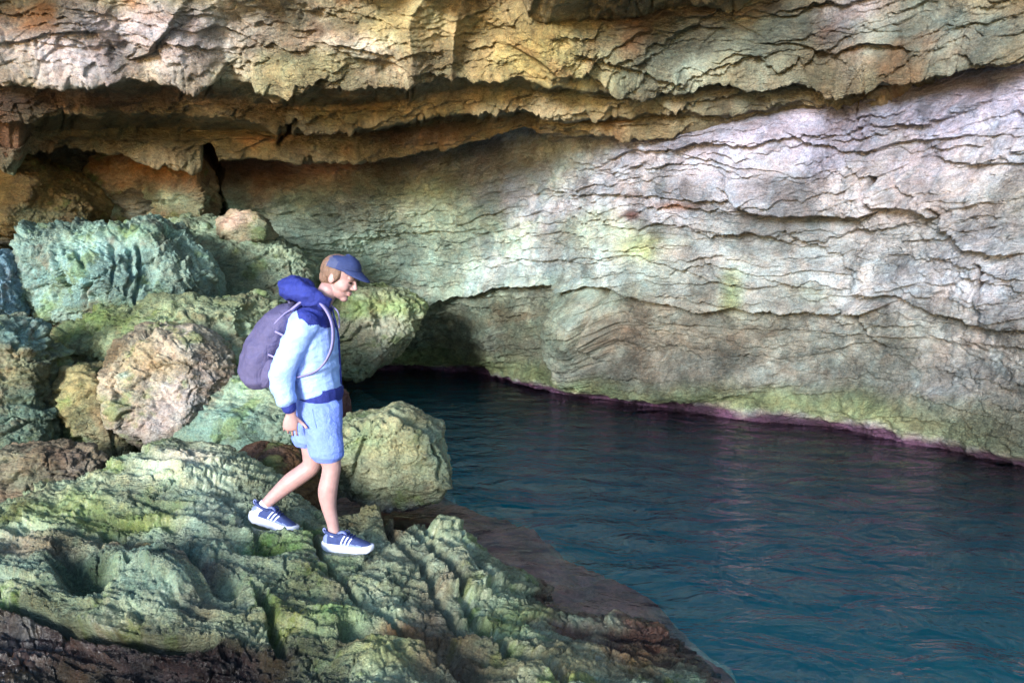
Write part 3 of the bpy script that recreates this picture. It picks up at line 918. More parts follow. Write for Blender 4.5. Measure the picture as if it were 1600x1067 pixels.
rc = paint_over(rc, rpx, rpy, RB, (wx_, wy_))
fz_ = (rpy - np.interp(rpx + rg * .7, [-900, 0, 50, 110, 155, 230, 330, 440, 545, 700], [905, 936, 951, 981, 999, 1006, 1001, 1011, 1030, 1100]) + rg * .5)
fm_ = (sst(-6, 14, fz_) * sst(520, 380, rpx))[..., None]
rc += (hexc('#241408') * (1 + .7 * np.clip(ms, -1, 1))[..., None] - rc) * fm_ * .92  # shade below the front ridge put into the brown colour
wt = sst(0.10, 0.0, RW[..., 2] + .05 * ms)[..., None]
rc += (hexc('#4a2e26') - rc) * wt * .9
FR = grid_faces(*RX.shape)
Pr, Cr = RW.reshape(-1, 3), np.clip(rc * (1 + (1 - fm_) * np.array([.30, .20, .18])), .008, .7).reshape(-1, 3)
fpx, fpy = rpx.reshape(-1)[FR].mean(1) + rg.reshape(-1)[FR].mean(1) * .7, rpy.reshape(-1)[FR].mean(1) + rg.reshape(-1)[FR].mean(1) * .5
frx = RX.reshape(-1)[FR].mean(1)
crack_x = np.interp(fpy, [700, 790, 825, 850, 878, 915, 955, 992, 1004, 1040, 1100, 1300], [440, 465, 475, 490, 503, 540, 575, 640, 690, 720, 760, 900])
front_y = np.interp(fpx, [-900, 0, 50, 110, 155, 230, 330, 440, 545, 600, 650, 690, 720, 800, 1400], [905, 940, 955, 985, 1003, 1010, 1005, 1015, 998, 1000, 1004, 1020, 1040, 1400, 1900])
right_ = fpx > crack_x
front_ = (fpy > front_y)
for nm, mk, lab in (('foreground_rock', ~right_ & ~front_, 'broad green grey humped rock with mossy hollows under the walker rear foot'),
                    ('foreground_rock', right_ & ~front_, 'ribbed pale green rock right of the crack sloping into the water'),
                    ('foreground_rock', front_, 'dark brown damp rock along the bottom edge nearest the camera, recess shade painted in')):
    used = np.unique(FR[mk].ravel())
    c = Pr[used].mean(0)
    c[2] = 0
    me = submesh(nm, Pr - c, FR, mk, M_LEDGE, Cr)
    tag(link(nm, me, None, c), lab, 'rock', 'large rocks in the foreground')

# ------------------------------------------------------------------ boulders: surveyed outline, own distance and thickness


def even_skin(V_, F_, vox, smooth=4):
    me_ = mesh_from('tmp', V_, F_)
    bm = bmesh.new()
    bm.from_mesh(me_)
    bmesh.ops.remove_doubles(bm, verts=bm.verts, dist=1e-5)
    bmesh.ops.recalc_face_normals(bm, faces=bm.faces)
    bm.to_mesh(me_)
    bm.free()
    o = bpy.data.objects.new('tmp', me_)
    COL.objects.link(o)
    md = o.modifiers.new('r', 'REMESH')
    md.mode = 'VOXEL'
    md.voxel_size = vox
    ms_ = o.modifiers.new('s', 'SMOOTH')
    ms_.iterations = smooth
    new = bpy.data.meshes.new_from_object(o.evaluated_get(bpy.context.evaluated_depsgraph_get()))
    bpy.data.objects.remove(o)
    n_ = len(new.vertices)
    co = np.zeros(n_ * 3, np.float32)
    no = co.copy()
    new.vertices.foreach_get('co', co)
    new.vertices.foreach_get('normal', no)
    fl = np.zeros(len(new.polygons) * 4, np.int32)
    new.polygons.foreach_get('vertices', fl)
    bpy.data.meshes.remove(new)
    bpy.data.meshes.remove(me_)
    co, no, fl = co.reshape(-1, 3), no.reshape(-1, 3), fl.reshape(-1, 4)
    for _ in range(6):                     # calm the normals
        fn = no[fl].mean(1)
        acc = np.zeros_like(no)
        for k_ in range(4):
            for ax_ in range(3):
                acc[:, ax_] += np.bincount(fl[:, k_], weights=fn[:, ax_], minlength=n_)
        no = acc / np.maximum(np.linalg.norm(acc, axis=1), 1e-9)[:, None]
    return co.astype(np.float64), no, fl


def boulder(name, label, outline, Y, thick, base, blobs=(), sq=0.5, lean=0.35, rough=1.0, mat=None, group='boulders piled along the left side', tide=False, seed=0, nu=120, nv=50,
            strat=1.0, sdir=(0, 0, 1), back=0.9, cat='boulder', bumps=(), grooves=(), facets=7, voxel=.0115, grow=1.12):
    ol = np.array(outline, float)
    c2 = ol.mean(0)
    ang = np.arctan2(-(ol[:, 1] - c2[1]), ol[:, 0] - c2[0])
    th = np.linspace(-np.pi, np.pi, nu, endpoint=False)
    # ray / outline intersection for the star radius
    rad = np.zeros(nu)
    for i, a in enumerate(th):
        dx, dy = np.cos(a), -np.sin(a)
        best = 0
        for j in range(len(ol)):
            p, q = ol[j] - c2, ol[(j + 1) % len(ol)] - c2
            e = q - p
            den = dx * e[1] - dy * e[0]
            if abs(den) < 1e-9:
                continue
            tt_ = (p[0] * e[1] - p[1] * e[0]) / den
            uu = (p[0] * dy - p[1] * dx) / den
            if tt_ > 0 and -1e-6 <= uu <= 1 + 1e-6:
                best = max(best, tt_)
        rad[i] = best
    kk = np.exp(-0.5 * (np.arange(-6, 7) / 2.2) ** 2)
    kk /= kk.sum()
    rad = rad * grow
    rad = np.convolve(np.concatenate([rad[-6:], rad, rad[:6]]), kk, 'valid')
    ctr = at(c2[0], c2[1], Y)
    mpp = Y / FPX
    # more rings where the surface faces the camera
    ph = np.concatenate([np.linspace(-np.pi / 2, -0.25, 16, endpoint=False), np.linspace(-0.25, np.pi / 2, nv)])
    PH, TH = np.meshgrid(ph, th, indexing='ij')
    cp = np.abs(np.cos(PH)) ** sq
    sq *= .8
    sp = np.sign(np.sin(PH)) * np.abs(np.sin(PH)) ** (sq * 1.5)
    X = cp * rad[None, :] * np.cos(TH) * mpp
    Zz = cp * rad[None, :] * np.sin(TH) * mpp
    Yy = -sp * np.where(sp > 0, thick, thick * back)
    Yy = Yy + lean * Zz
    # broken facets: random planes cut the rounded body
    hw = rad.mean() * mpp
    q = np.stack([X / (rad.max() * mpp), Yy / thick, Zz / (rad.max() * mpp)], -1)
    rs = np.random.RandomState(seed + 5)
    fac = np.ones(X.shape)
    for _ in range(facets):
        nv_ = rs.normal(size=3)
        nv_[1] -= .35
        nv_ /= np.linalg.norm(nv_)
        dd_ = q @ nv_
        reach = dd_.max()
        hh = reach * rs.uniform(.5, .85)
        fac = np.minimum(fac, np.where(dd_ > 1e-6, hh / np.maximum(dd_, 1e-6), 1.0))
    sil = np.abs(np.sin(PH)) ** .5
    fac = 1 - (1 - fac) * (.12 + .88 * sil)
    X, Yy, Zz = X * fac, Yy * fac, Zz * fac
    P = np.stack([X, Yy, Zz], -1) + ctr
    # an even skin over the blocked-out body, so that the relief is not stretched anywhere
    Fb = grid_faces(len(ph), nu, True)
    P, n, FQ = even_skin(P.reshape(-1, 3), Fb, max(.006, voxel * Y / 8.0))
    x, y, z = P[..., 0] + seed * 3.1, P[..., 1], P[..., 2]
    sp = np.clip(-n[..., 1] * 1.6, -1, 1)
    size = np.sqrt(rad.mean() * mpp)
    tcoord = x * sdir[0] + y * sdir[1] + z * sdir[2]
    scoord = x * (1 - abs(sdir[0])) + z * abs(sdir[0]) + y * .6
    d = .10 * size * fbm(x * 1.1 / size, y * 1.1 / size, z * 1.1 / size, 3, seed=seed + 400)
    for (f_, am, w1, k1, w2, k2, w3, k3) in ((2.6, .075, 1.0, .6, .5, 2.2, .15, 8), (6.0, .055, 1.3, 1.0, .6, 3.5, .2, 12), (14, .030, 1.8, 1.7, .8, 5, .3, 18)):
        k, f, amp = saw(scoord, tcoord, f_ / size, seed + 410 + int(f_), w1, k1, w2, k2, w3, k3)
        d += am * amp * strat * size * (1 - f) ** 1.1 * sst(0, .06, f)
    wq = fbm(x * 3, y * 3, z * 3, 3, seed=seed + 455)
    for (fq, st_, cr_, wd_) in ((1.7, .09, .07, .030), (4.2, .028, .050, .045), (10.0, .008, .020, .08)):
        c1_, c2_, cid_ = cells(x * fq / size + .35 * wq, y * fq / size, z * fq * 1.25 / size + .35 * wq, seed=(seed + int(fq)) % 40 + 3)
        gate_ = sst(-.35, .25, pn(x * 1.4 + fq, y * 1.4, z * 1.4, seed=seed + 450))
        d += size * rough * (st_ * (cid_ - .5) + (cr_ * (sst(0, wd_, c2_ - c1_) - 1)) * gate_)
    d += .026 * size * rough * fbm(x * 7 / size, y * 7 / size, z * 7 / size, 4, seed=seed + 460, gain=.6)
    ppx, ppy = proj(P)
    rgl = 5 * fbm(x * 4, y * 4, z * 4, 3, seed=seed + 470)
    frontm = sst(-.1, .2, sp)
    for (pl, wd, dp) in grooves:
        d -= dp * sst(wd * 1.8, wd * .3, seg_dist(ppx + rgl, ppy + rgl * .6, pl)) * frontm
    for (bx, by, rx, ry, am) in bumps:
        d += am * np.exp(-(((ppx + rgl - bx) / rx) ** 2 + ((ppy + rgl - by) / ry) ** 2) ** 1.6) * frontm
    d -= d.mean() * .8
    Wb = P + n * d[..., None]
    wx_ = .7 * fbm(x * 2, y * 2, z * 2, 6, seed=seed + 480, gain=.65)
    wy_ = .7 * fbm(x * 2, y * 2, z * 2, 6, seed=seed + 485, gain=.65)
    c = paint(hexc(base), ppx, ppy, blobs, (wx_, wy_))
    ms = fbm(x * 2.6, y * 2.6, z * 2.6, 7, seed=seed + 490, gain=.65)
    c += (hexc('#56662e') - c) * (sst(.25, .8, ms) * .6)[..., None]
    c += (hexc('#5c4430') - c) * (sst(.25, .8, -ms) * .45)[..., None]
    if tide:
        zz = Wb[..., 2] + .07 * ms
        a = (sst(.26, .14, zz) * np.clip(.45 + .9 * pn(x * 9, y * 9, z * 9, seed=3), 0, 1))[..., None]
        c += (hexc('#8a8488') - c) * a * .6
        a = sst(.20, .05, zz)[..., None]
        c += (hexc('#432a44') - c) * a * .85
    root = np.array([ctr[0], ctr[1], Wb[..., 2].min()])
    me = mesh_from(name, Wb - root, FQ, mat or M_BOULDER, np.clip(c * np.array([1.15, 1.18, 1.3]), .008, .75))
    o = link(name, me, None, root)
    return tag(o, label, cat, group)


boulder('boulder', 'squat olive boulder standing alone in the water behind the walker legs',
        [(520, 668), (545, 650), (600, 645), (612, 640), (632, 640), (662, 660), (684, 668), (704, 700), (714, 735), (700, 752), (682, 765), (650, 782), (610, 784), (570, 775), (530, 762), (508, 735), (506, 700)],
        6.75, .62, '#74765a', [(620, 700, 50, 40, '#8f8c66', .8), (560, 680, 40, 30, '#66704c', .7), (690, 700, 22, 40, '#7d8c74', .7)], tide=True, seed=11,
        grooves=[([(612, 650), (640, 662), (672, 682), (690, 720), (684, 745)], 3, .07), ([(545, 655), (575, 675), (560, 710), (545, 745)], 3, .05)], strat=.6, lean=.25, sq=.55, grow=1.02)
boulder('boulder', 'blunt pale green boulder overhanging the blue channel right of the walker',
        [(380, 462), (440, 458), (520, 456), (600, 455), (648, 457), (664, 480), (664, 505), (650, 535), (630, 560), (605, 578), (560, 580), (520, 578), (460, 590), (390, 600), (350, 540)],
        12.6, 1.1, '#7e8666', [(600, 520, 60, 50, '#918c78', .8), (560, 480, 80, 16, '#6e7e42', .7), (620, 480, 40, 14, '#76864c', .6)], seed=22, sq=.32, lean=.1, strat=.8, grow=1.03)
boulder('boulder', 'round tan boulder with a crumbly lower right side painted as if lit in the left pile',
        [(180, 545), (200, 525), (250, 522), (300, 530), (330, 555), (346, 590), (335, 630), (312, 655), (285, 685), (262, 702), (225, 702), (210, 660), (200, 620), (185, 590)],
        7.6, .55, '#857a66', [(300, 600, 45, 60, '#a39a92', .85), (250, 660, 50, 30, '#958a86', .7), (230, 560, 60, 30, '#806c48', .6), (190, 585, 12, 6, '#6f8274', .8)], seed=33, sq=.6, lean=.15, strat=.7, sdir=(.5, 0, .85), rough=1.2)  # pale patches put light on the lower right side into the colour
boulder('boulder', 'squarish olive block wedged against the left of the round tan boulder',
        [(84, 600), (105, 585), (150, 578), (185, 590), (203, 625), (215, 665), (222, 700), (160, 720), (110, 705), (100, 660)],
        7.7, .45, '#746c48', [(120, 690, 60, 30, '#6e7a66', .6), (180, 640, 30, 60, '#7a6c50', .6)], seed=44, sq=.42, lean=.12, grooves=[([(168, 655), (175, 690), (180, 715)], 3, .06)])
boulder('boulder', 'long flat topped mossy slab lying above the round tan boulder',
        [(72, 520), (110, 500), (200, 490), (300, 482), (400, 474), (440, 478), (440, 520), (400, 560), (380, 640), (340, 690), (300, 660), (240, 640), (150, 620), (100, 590)],
        8.6, .75, '#727a5a', [(180, 505, 100, 20, '#5a6a30', .8), (330, 500, 90, 20, '#7c866a', .8), (390, 560, 40, 60, '#78846a', .7), (110, 560, 40, 30, '#5a5a28', .7)], seed=55, sq=.45, lean=.5, strat=.9)
boulder('boulder', 'teal grey creased rock between the round tan boulder and the walker knees',
        [(300, 700), (330, 650), (360, 600), (400, 570), (450, 580), (480, 620), (490, 680), (470, 730), (420, 740), (360, 720)],
        7.5, .5, '#6c7c66', [(350, 670, 50, 40, '#5c7468', .7), (430, 620, 40, 40, '#7c8468', .6)], seed=66, sq=.5, lean=.3)
boulder('boulder', 'dark teal rock stack at the left edge beside the black cleft',
        [(-60, 515), (-10, 508), (40, 512), (60, 535), (72, 580), (70, 600), (90, 630), (92, 670), (60, 690), (20, 712), (-30, 720), (-80, 640)],
        7.4, .6, '#5e6650', [(20, 520, 60, 20, '#5c7c78', .7), (30, 580, 40, 30, '#5e5434', .7), (40, 650, 50, 40, '#4e6658', .7)], seed=77, sq=.42, lean=.15, rough=1.4, grooves=[([(-10, 640), (30, 625), (75, 640)], 4, .07)])
boulder('boulder', 'low dull brown rock below the left rock stack',
        [(-80, 760), (-20, 722), (40, 704), (90, 698), (140, 708), (158, 730), (140, 770), (80, 800), (0, 830), (-80, 830)],
        6.4, .5, '#665a46', [(110, 720, 50, 20, '#6e6258', .6), (30, 740, 60, 30, '#59604a', .6)], seed=88, sq=.5, lean=.35)
boulder('boulder', 'fluted teal slab jutting from the left wall under the dark overhang',
        [(62, 372), (110, 362), (200, 352), (250, 362), (255, 385), (290, 392), (300, 410), (318, 430), (316, 455), (302, 470), (240, 478), (180, 485), (120, 496), (80, 494), (62, 460), (56, 410)],
        9.8, .8, '#6e8274', [(150, 420, 90, 50, '#6c8a84', .8), (270, 430, 45, 40, '#7d9180', .8), (200, 365, 90, 14, '#6e8668', .6), (190, 480, 80, 12, '#5c6836', .6)], seed=99, sq=.3, lean=.22, strat=1.3, sdir=(.95, 0, .2),
        grooves=[([(200, 385), (205, 430), (196, 470)], 3, .10), ([(213, 385), (218, 430), (214, 475)], 2.5, .09), ([(175, 385), (180, 420), (170, 470)], 2.5, .08), ([(120, 395), (140, 440), (130, 480)], 3, .08), ([(85, 405), (105, 450)], 3, .08)])
boulder('boulder', 'small bluish block at the left edge beside the fluted slab',
        [(-60, 420), (-20, 405), (20, 408), (35, 425), (42, 455), (30, 490), (0, 505), (-60, 500)],
        9.4, .6, '#64808a', [(10, 450, 30, 40, '#6a8894', .7)], seed=110, sq=.35, lean=.15, strat=1.2, sdir=(.95, 0, .2))
boulder('boulder', 'mid grey green rock step behind the fluted slab right end',
        [(250, 350), (300, 345), (345, 345), (370, 350), (400, 375), (430, 385), (470, 395), (488, 425), (480, 462), (400, 468), (330, 470), (300, 440), (270, 390)],
        11.6, .8, '#748068', [(340, 400, 60, 30, '#7a846a', .7), (430, 430, 50, 30, '#76806c', .7), (300, 360, 40, 14, '#76866a', .6)], seed=121, sq=.4, lean=.3, strat=1.0)
boulder('boulder', 'brown rock wedge high on the left against the wall under the overhang',
        [(-60, 250), (20, 248), (80, 262), (120, 290), (150, 330), (140, 352), (60, 360), (-60, 365)], 11.6, .7, '#6e5a34', [(60, 340, 80, 20, '#7a8468', .6), (100, 280, 40, 20, '#7a5c2c', .7)], seed=176, sq=.4, lean=.3)
boulder('boulder', 'orange topped square block left of the tall dark cleft in the back wall',
        [(158, 248), (230, 240), (322, 240), (330, 270), (326, 300), (342, 335), (330, 352), (240, 352), (170, 345), (150, 320), (160, 285)], 12.6, .8, '#84694a', [(240, 258, 100, 18, '#8a5a28', .9), (240, 320, 100, 24, '#8a9478', .9)], seed=187, sq=.32, lean=.1, strat=1.2, grow=1.0)
boulder('boulder', 'pinkish cracked stone lodged above the rock step',
        [(345, 342), (362, 336), (390, 335), (408, 338), (422, 352), (430, 375), (410, 388), (385, 392), (365, 372), (352, 358)],
        11.5, .5, '#80785e', [(365, 345, 24, 10, '#b89a88', .9), (405, 365, 16, 16, '#76846c', .8), (390, 385, 14, 8, '#a8907e', .7)], seed=132, sq=.4, lean=.1)
boulder('boulder', 'brown stone in the gap behind the walker rear knee',
        [(368, 712), (385, 702), (410, 702), (425, 722), (432, 755), (425, 790), (390, 790), (372, 750)], 6.2, .3, '#5a3c26', [(400, 710, 20, 10, '#6e5040', .7)], seed=143)
boulder('boulder', 'dark rusty stone between the walker legs above the water',
        [(408, 705), (440, 700), (470, 715), (494, 740), (498, 775), (490, 805), (455, 812), (425, 790), (412, 750)], 6.0, .3, '#54381e', [(470, 760, 24, 24, '#5e4424', .7), (430, 720, 16, 20, '#4e3c34', .7)], seed=154)
boulder('boulder', 'dark reddish rock at the near end of the blue channel',
        [(470, 610), (520, 612), (536, 622), (540, 640), (528, 652), (490, 660), (460, 640)], 9.0, .35, '#5a3a34', [(520, 630, 14, 12, '#6e5450', .7)], seed=165, tide=True)

# ------------------------------------------------------------------ the bank of broken rock under and behind the pile
BK = [tuple(at(*p)) for p in [(0, 700, 7.8), (100, 690, 8.0), (200, 700, 8.2), (300, 690, 8.2), (400, 700, 7.6), (470, 690, 7.9), (80, 560, 9.3), (200, 560, 9.6), (350, 560, 9.8), (450, 560, 10.5), (60, 490, 10.3), (200, 490, 10.8),
                              (330, 480, 11.6), (450, 480, 12.4), (-200, 600, 9.0), (-300, 480, 10.5), (100, 400, 12.2), (250, 400, 12.8), (350, 395, 13.6), (480, 440, 14.2), (-100, 400, 11.5)]]
BK += [(-3.6, 6.2, .2), (-2.4, 6.4, .05), (-1.8, 6.6, -.1), (-1.3, 7.0, -.35), (-1.4, 8.2, -.35), (-1.7, 9.6, -.4), (-2.0, 11.2, -.4), (-2.4, 12.8, -.3), (-2.8, 14.4, -.2), (-3.2, 16.0, 0), (-5, 16.3, 1.6), (-7, 15.5, 1.9), (-9, 12, 1.8), (-9, 8, 1.2), (-7, 6, .6), (-0.9, 9, -.9), (-1.2, 12, -.9)]
bx_, by_ = np.meshgrid(np.linspace(-9.5, -0.9, 260), np.linspace(5.6, 16.5, 260))
bz_ = tps(BK, bx_, by_, 1e-2)
k, f, amp = saw(bx_, by_ * .6 + bz_ * 1.5, 2.4, 601, 1.0, .8, .5, 2.5, .2, 8)
bz_ += .10 * fbm(bx_ * 1.6, by_ * 1.6, 0, 4, seed=603) + .12 * amp * (1 - f) * sst(0, .06, f) + .03 * fbm(bx_ * 7, by_ * 7, 0, 3, seed=605)
c = np.broadcast_to(hexc('#5a5a3e'), bx_.shape + (3,)).copy()
c += (hexc('#5e3c26') - c) * sst(-.1, .6, fbm(bx_ * 1.4, by_ * 1.4, 0, 4, seed=607))[..., None]
me = mesh_from('rock_bank', np.stack([bx_, by_, bz_], -1).reshape(-1, 3), grid_faces(*bx_.shape), M_BOULDER, np.clip(c, .01, .7).reshape(-1, 3))
tag(link('rock_bank', me), 'dark brown bank of bedrock under the boulder pile', kind='structure')

# ------------------------------------------------------------------ the walker
def simple_mat(name, colr, rough=0.8, bump=0.2, scale=40.0, fold=0.0, spec=0.3, var=0.15, sss=0.0):
    m_ = bpy.data.materials.new(name)
    m_.use_nodes = True
    N = m_.node_tree.nodes
    L = m_.node_tree.links
    b = N['Principled BSDF']
    c_ = hexc(colr) if isinstance(colr, str) else np.array(colr)
    tc_ = N.new('ShaderNodeTexCoord')
    n1 = N.new('ShaderNodeTexNoise')
    n1.inputs['Scale'].default_value = scale * .25
    n1.inputs['Detail'].default_value = 6
    L.new(tc_.outputs['Object'], n1.inputs['Vector'])
    rp = N.new('ShaderNodeValToRGB')
    e = rp.color_ramp.elements
    e[0].position, e[1].position = .3, .7
    e[0].color = (*(c_ * (1 - var)), 1)
    e[1].color = (*np.clip(c_ * (1 + var), 0, .95), 1)
    L.new(n1.outputs['Fac'], rp.inputs['Fac'])
    L.new(rp.outputs[0], b.inputs['Base Color'])
    n2 = N.new('ShaderNodeTexNoise')
    n2.inputs['Scale'].default_value = scale
    n2.inputs['Detail'].default_value = 4
    L.new(tc_.outputs['Object'], n2.inputs['Vector'])
    n3 = N.new('ShaderNodeTexNoise')
    n3.inputs['Scale'].default_value = 9
    n3.inputs['Detail'].default_value = 3
    n3.inputs['Distortion'].default_value = 1.2
    L.new(tc_.outputs['Object'], n3.inputs['Vector'])
    ad = N.new('ShaderNodeMath')
    ad.operation = 'MULTIPLY_ADD'
    L.new(n3.outputs['Fac'], ad.inputs[0])
    ad.inputs[1].default_value = fold
    L.new(n2.outputs['Fac'], ad.inputs[2])
    bp_ = N.new('ShaderNodeBump')
    bp_.inputs['Strength'].default_value = bump
    bp_.inputs['Distance'].default_value = .012
    L.new(ad.outputs[0], bp_.inputs['Height'])
    L.new(bp_.outputs[0], b.inputs['Normal'])
    b.inputs['Roughness'].default_value = rough
    b.inputs['Specular IOR Level'].default_value = spec
    if sss:
        b.inputs['Subsurface Weight'].default_value = sss
        b.inputs['Subsurface Radius'].default_value = (.01, .004, .003)
    return m_


M_SKIN = simple_mat('skin', (.33, .205, .205), .5, .08, 120, 0, .4, .10, .15)
M_JWHITE = simple_mat('pale_jacket_fabric', '#8aa8e6', .75, .35, 160, 3.0, .3, .05)
M_NAVY = simple_mat('royal_blue_fabric', '#24307e', .75, .6, 160, 3.0, .3, .12)
M_SHORT = simple_mat('light_blue_cotton', '#6e88e0', .85, .6, 180, 3.0, .2, .07)
M_PACK = simple_mat('purple_grey_nylon', '#4d4b70', .65, .6, 200, 3.5, .4, .10)
M_STRAP = simple_mat('pale_violet_webbing', '#7a76a8', .8, .2, 300, 0, .3, .10)
M_CAP = simple_mat('dark_navy_twill', '#27345f', .8, .25, 260, 1.0, .3, .12)
M_CAPB = simple_mat('faded_cap_panel', '#3d4668', .85, .25, 260, 1.0, .3, .10)
M_HAIR = simple_mat('brown_hair', '#6a5448', .6, .6, 140, 0, .4, .25)
M_SHOE = simple_mat('navy_knit_upper', '#33406e', .8, .4, 320, 0, .3, .15)
M_SHOEG = simple_mat('grey_blue_knit', '#6f7cae', .85, .4, 320, 0, .3, .15)
M_WHITE = simple_mat('white_rubber', '#c9cde0', .6, .1, 90, 0, .4, .05)
M_SOCK = simple_mat('pale_sock_knit', '#c3c2e0', .9, .4, 260, 0, .2, .06)
M_DARK = simple_mat('dark_eye', '#1c1512', .25, 0, 50, 0, .5, .05)
M_LIP = simple_mat('lips', (.46, .23, .22), .5, .05, 90, 0, .4, .06)
M_LACE = simple_mat('blue_laces', '#28336a', .85, .2, 300, 0, .3, .1)

PY0 = 4.9
ROOT = at(520, 862, PY0)
ROOT[2] = at(540, 861, 4.85)[2]


def catmull(pts, n):
    p = np.array(pts, float)
    q = np.vstack([2 * p[0] - p[1], p, 2 * p[-1] - p[-2]])
    out_ = []
    for i in range(len(p) - 1):
        a, b, c, d_ = q[i:i + 4]
        for t_ in np.linspace(0, 1, n, endpoint=False):
            out_.append(.5 * (2 * b + (c - a) * t_ + (2 * a - 5 * b + 4 * c - d_) * t_ ** 2 + (3 * b - a - 3 * c + d_) * t_ ** 3))
    out_.append(p[-1])
    return np.array(out_)


def tube(pts, n=20, sub=6, ref=(0, 1, 0), cap=True):
    """pts: (x, y, z, radius in the walking plane, radius sideways)."""
    p = catmull([tuple(q) if len(q) == 5 else tuple(q) + (q[3],) for q in pts], sub)
    c, ra, rb = p[:, :3], np.maximum(p[:, 3], .001), np.maximum(p[:, 4], .001)
    tg = np.gradient(c, axis=0)
    tg /= np.linalg.norm(tg, axis=1)[:, None]
    ref = np.array(ref, float)
    s = ref - tg * (tg @ ref)[:, None]
    s /= np.linalg.norm(s, axis=1)[:, None]
    f_ = np.cross(s, tg)
    th = np.linspace(0, 2 * np.pi, n, endpoint=False)
    V_ = c[:, None] + f_[:, None] * (ra[:, None, None] * np.cos(th)[None, :, None]) + s[:, None] * (rb[:, None, None] * np.sin(th)[None, :, None])
    if cap:
        e0 = c[0] - tg[0] * ra[0] * .5
        e1 = c[-1] + tg[-1] * ra[-1] * .5
        m0 = c[0] - tg[0] * ra[0] * .35 + (V_[0] - c[0]) * .7
        m1 = c[-1] + tg[-1] * ra[-1] * .35 + (V_[-1] - c[-1]) * .7
        V_ = np.concatenate([m0[None], V_, m1[None]])
    nr = len(V_)
    V_ = V_.reshape(-1, 3)
    fs = [list(q) for q in grid_faces(nr, n, True)]
    if cap:
        V_ = np.vstack([V_, e0, e1])
        k0, k1 = len(V_) - 2, len(V_) - 1
        for i in range(n):
            fs.append([k0, (i + 1) % n, i])
            b = (nr - 1) * n
            fs.append([k1, b + i, b + (i + 1) % n])
    return V_, fs


def ell(c, r, rot=None, nu=24, nv=14):
    th = np.linspace(0, 2 * np.pi, nu, endpoint=False)
    ph = np.linspace(-np.pi / 2 + .05, np.pi / 2 - .05, nv)
    P_ = np.stack([np.cos(ph)[:, None] * np.cos(th), np.cos(ph)[:, None] * np.sin(th), np.broadcast_to(np.sin(ph)[:, None], (nv, nu))], -1).reshape(-1, 3)
    P_ = np.vstack([P_, [0, 0, -1], [0, 0, 1]]) * np.array(r)
    if rot is not None:
        P_ = P_ @ np.array(rot).T
    P_ = P_ + np.array(c)
    fs = [list(q) for q in grid_faces(nv, nu, True)]
    a = nu * nv
    for i in range(nu):
        fs.append([a, (i + 1) % nu, i])
        fs.append([a + 1, (nv - 1) * nu + i, (nv - 1) * nu + (i + 1) % nu])
    return P_, fs


def join(parts):
    V_, F_ = [], []
    o = 0
    for v, f in parts:
        V_.append(np.asarray(v))
        F_ += [[i + o for i in q] for q in f]
        o += len(v)
    return np.vstack(V_), F_


def poly_mesh(name, V_, F_, mats, root=None):
    me_ = bpy.data.meshes.new(name)
    V_ = np.asarray(V_) - (ROOT if root is None else root)
    me_.from_pydata(V_.tolist(), [], F_)
    for m_ in mats:
        me_.materials.append(m_)
    for p in me_.polygons:
        p.use_smooth = True
    bm_ = bmesh.new()
    bm_.from_mesh(me_)
    bmesh.ops.recalc_face_normals(bm_, faces=bm_.faces)
    bm_.to_mesh(me_)
    bm_.free()
    return me_


def fused(name, parts, voxel, mats, smooth=3, disp=None, root=None, pick=None):
    """One continuous skin over overlapping volumes."""
    V_, F_ = join(parts)
    me_ = poly_mesh(name, V_, F_, [], root)
    o = bpy.data.objects.new('tmp', me_)
    COL.objects.link(o)
    md = o.modifiers.new('r', 'REMESH')
    md.mode = 'VOXEL'
    md.voxel_size = voxel
    ms_ = o.modifiers.new('s', 'SMOOTH')
    ms_.iterations = smooth
    ms_.factor = .5
    dg = bpy.context.evaluated_depsgraph_get()
    new = bpy.data.meshes.new_from_object(o.evaluated_get(dg))
    bpy.data.objects.remove(o)
    bpy.data.meshes.remove(me_)
    new.name = name
    n_ = len(new.vertices)
    co = np.zeros(n_ * 3, np.float32)
    new.vertices.foreach_get('co', co)
    co = co.reshape(-1, 3)
    if disp is not None:
        no = np.zeros(n_ * 3, np.float32)
        new.vertices.foreach_get('normal', no)
        co = co + no.reshape(-1, 3) * disp(co)[:, None]
        new.vertices.foreach_set('co', co.astype(np.float32).ravel())
    for m_ in mats:
        new.materials.append(m_)
    np_ = len(new.polygons)
    if pick is not None:
        ce = np.zeros(np_ * 3, np.float32)
        new.polygons.foreach_get('center', ce)
        new.polygons.foreach_set('material_index', pick(ce.reshape(-1, 3) + (ROOT if root is None else root)).astype(np.int32))
    new.polygons.foreach_set('use_smooth', np.ones(np_, bool))
    new.update()
    return new


def J(px, py, y, *r):
    return tuple(at(px, py, y)) + r


person = empty('person', ROOT)
tag(person, 'person in navy cap, pale blue jacket and shorts stepping across the rocks with head bowed', 'person')
YR, YL_ = 4.84, 4.99            # right and left leg
# ---- head frame: bowed forward, turned slightly to the camera
HC = at(531, 433, 4.9)
pit, yaw = R(24), R(-14)
Rh = np.array(Matrix.Rotation(yaw, 3, 'Z') @ Matrix.Rotation(pit, 3, 'Y'))


def hd(x, y, z):
    return Rh @ np.array([x, y, z]) + HC


def hell(c, r):
    return ell(hd(*c), r, Rh)


def htube(pts, **k):
    return tube([tuple(hd(*p[:3])) + tuple(p[3:]) for p in pts], **k)


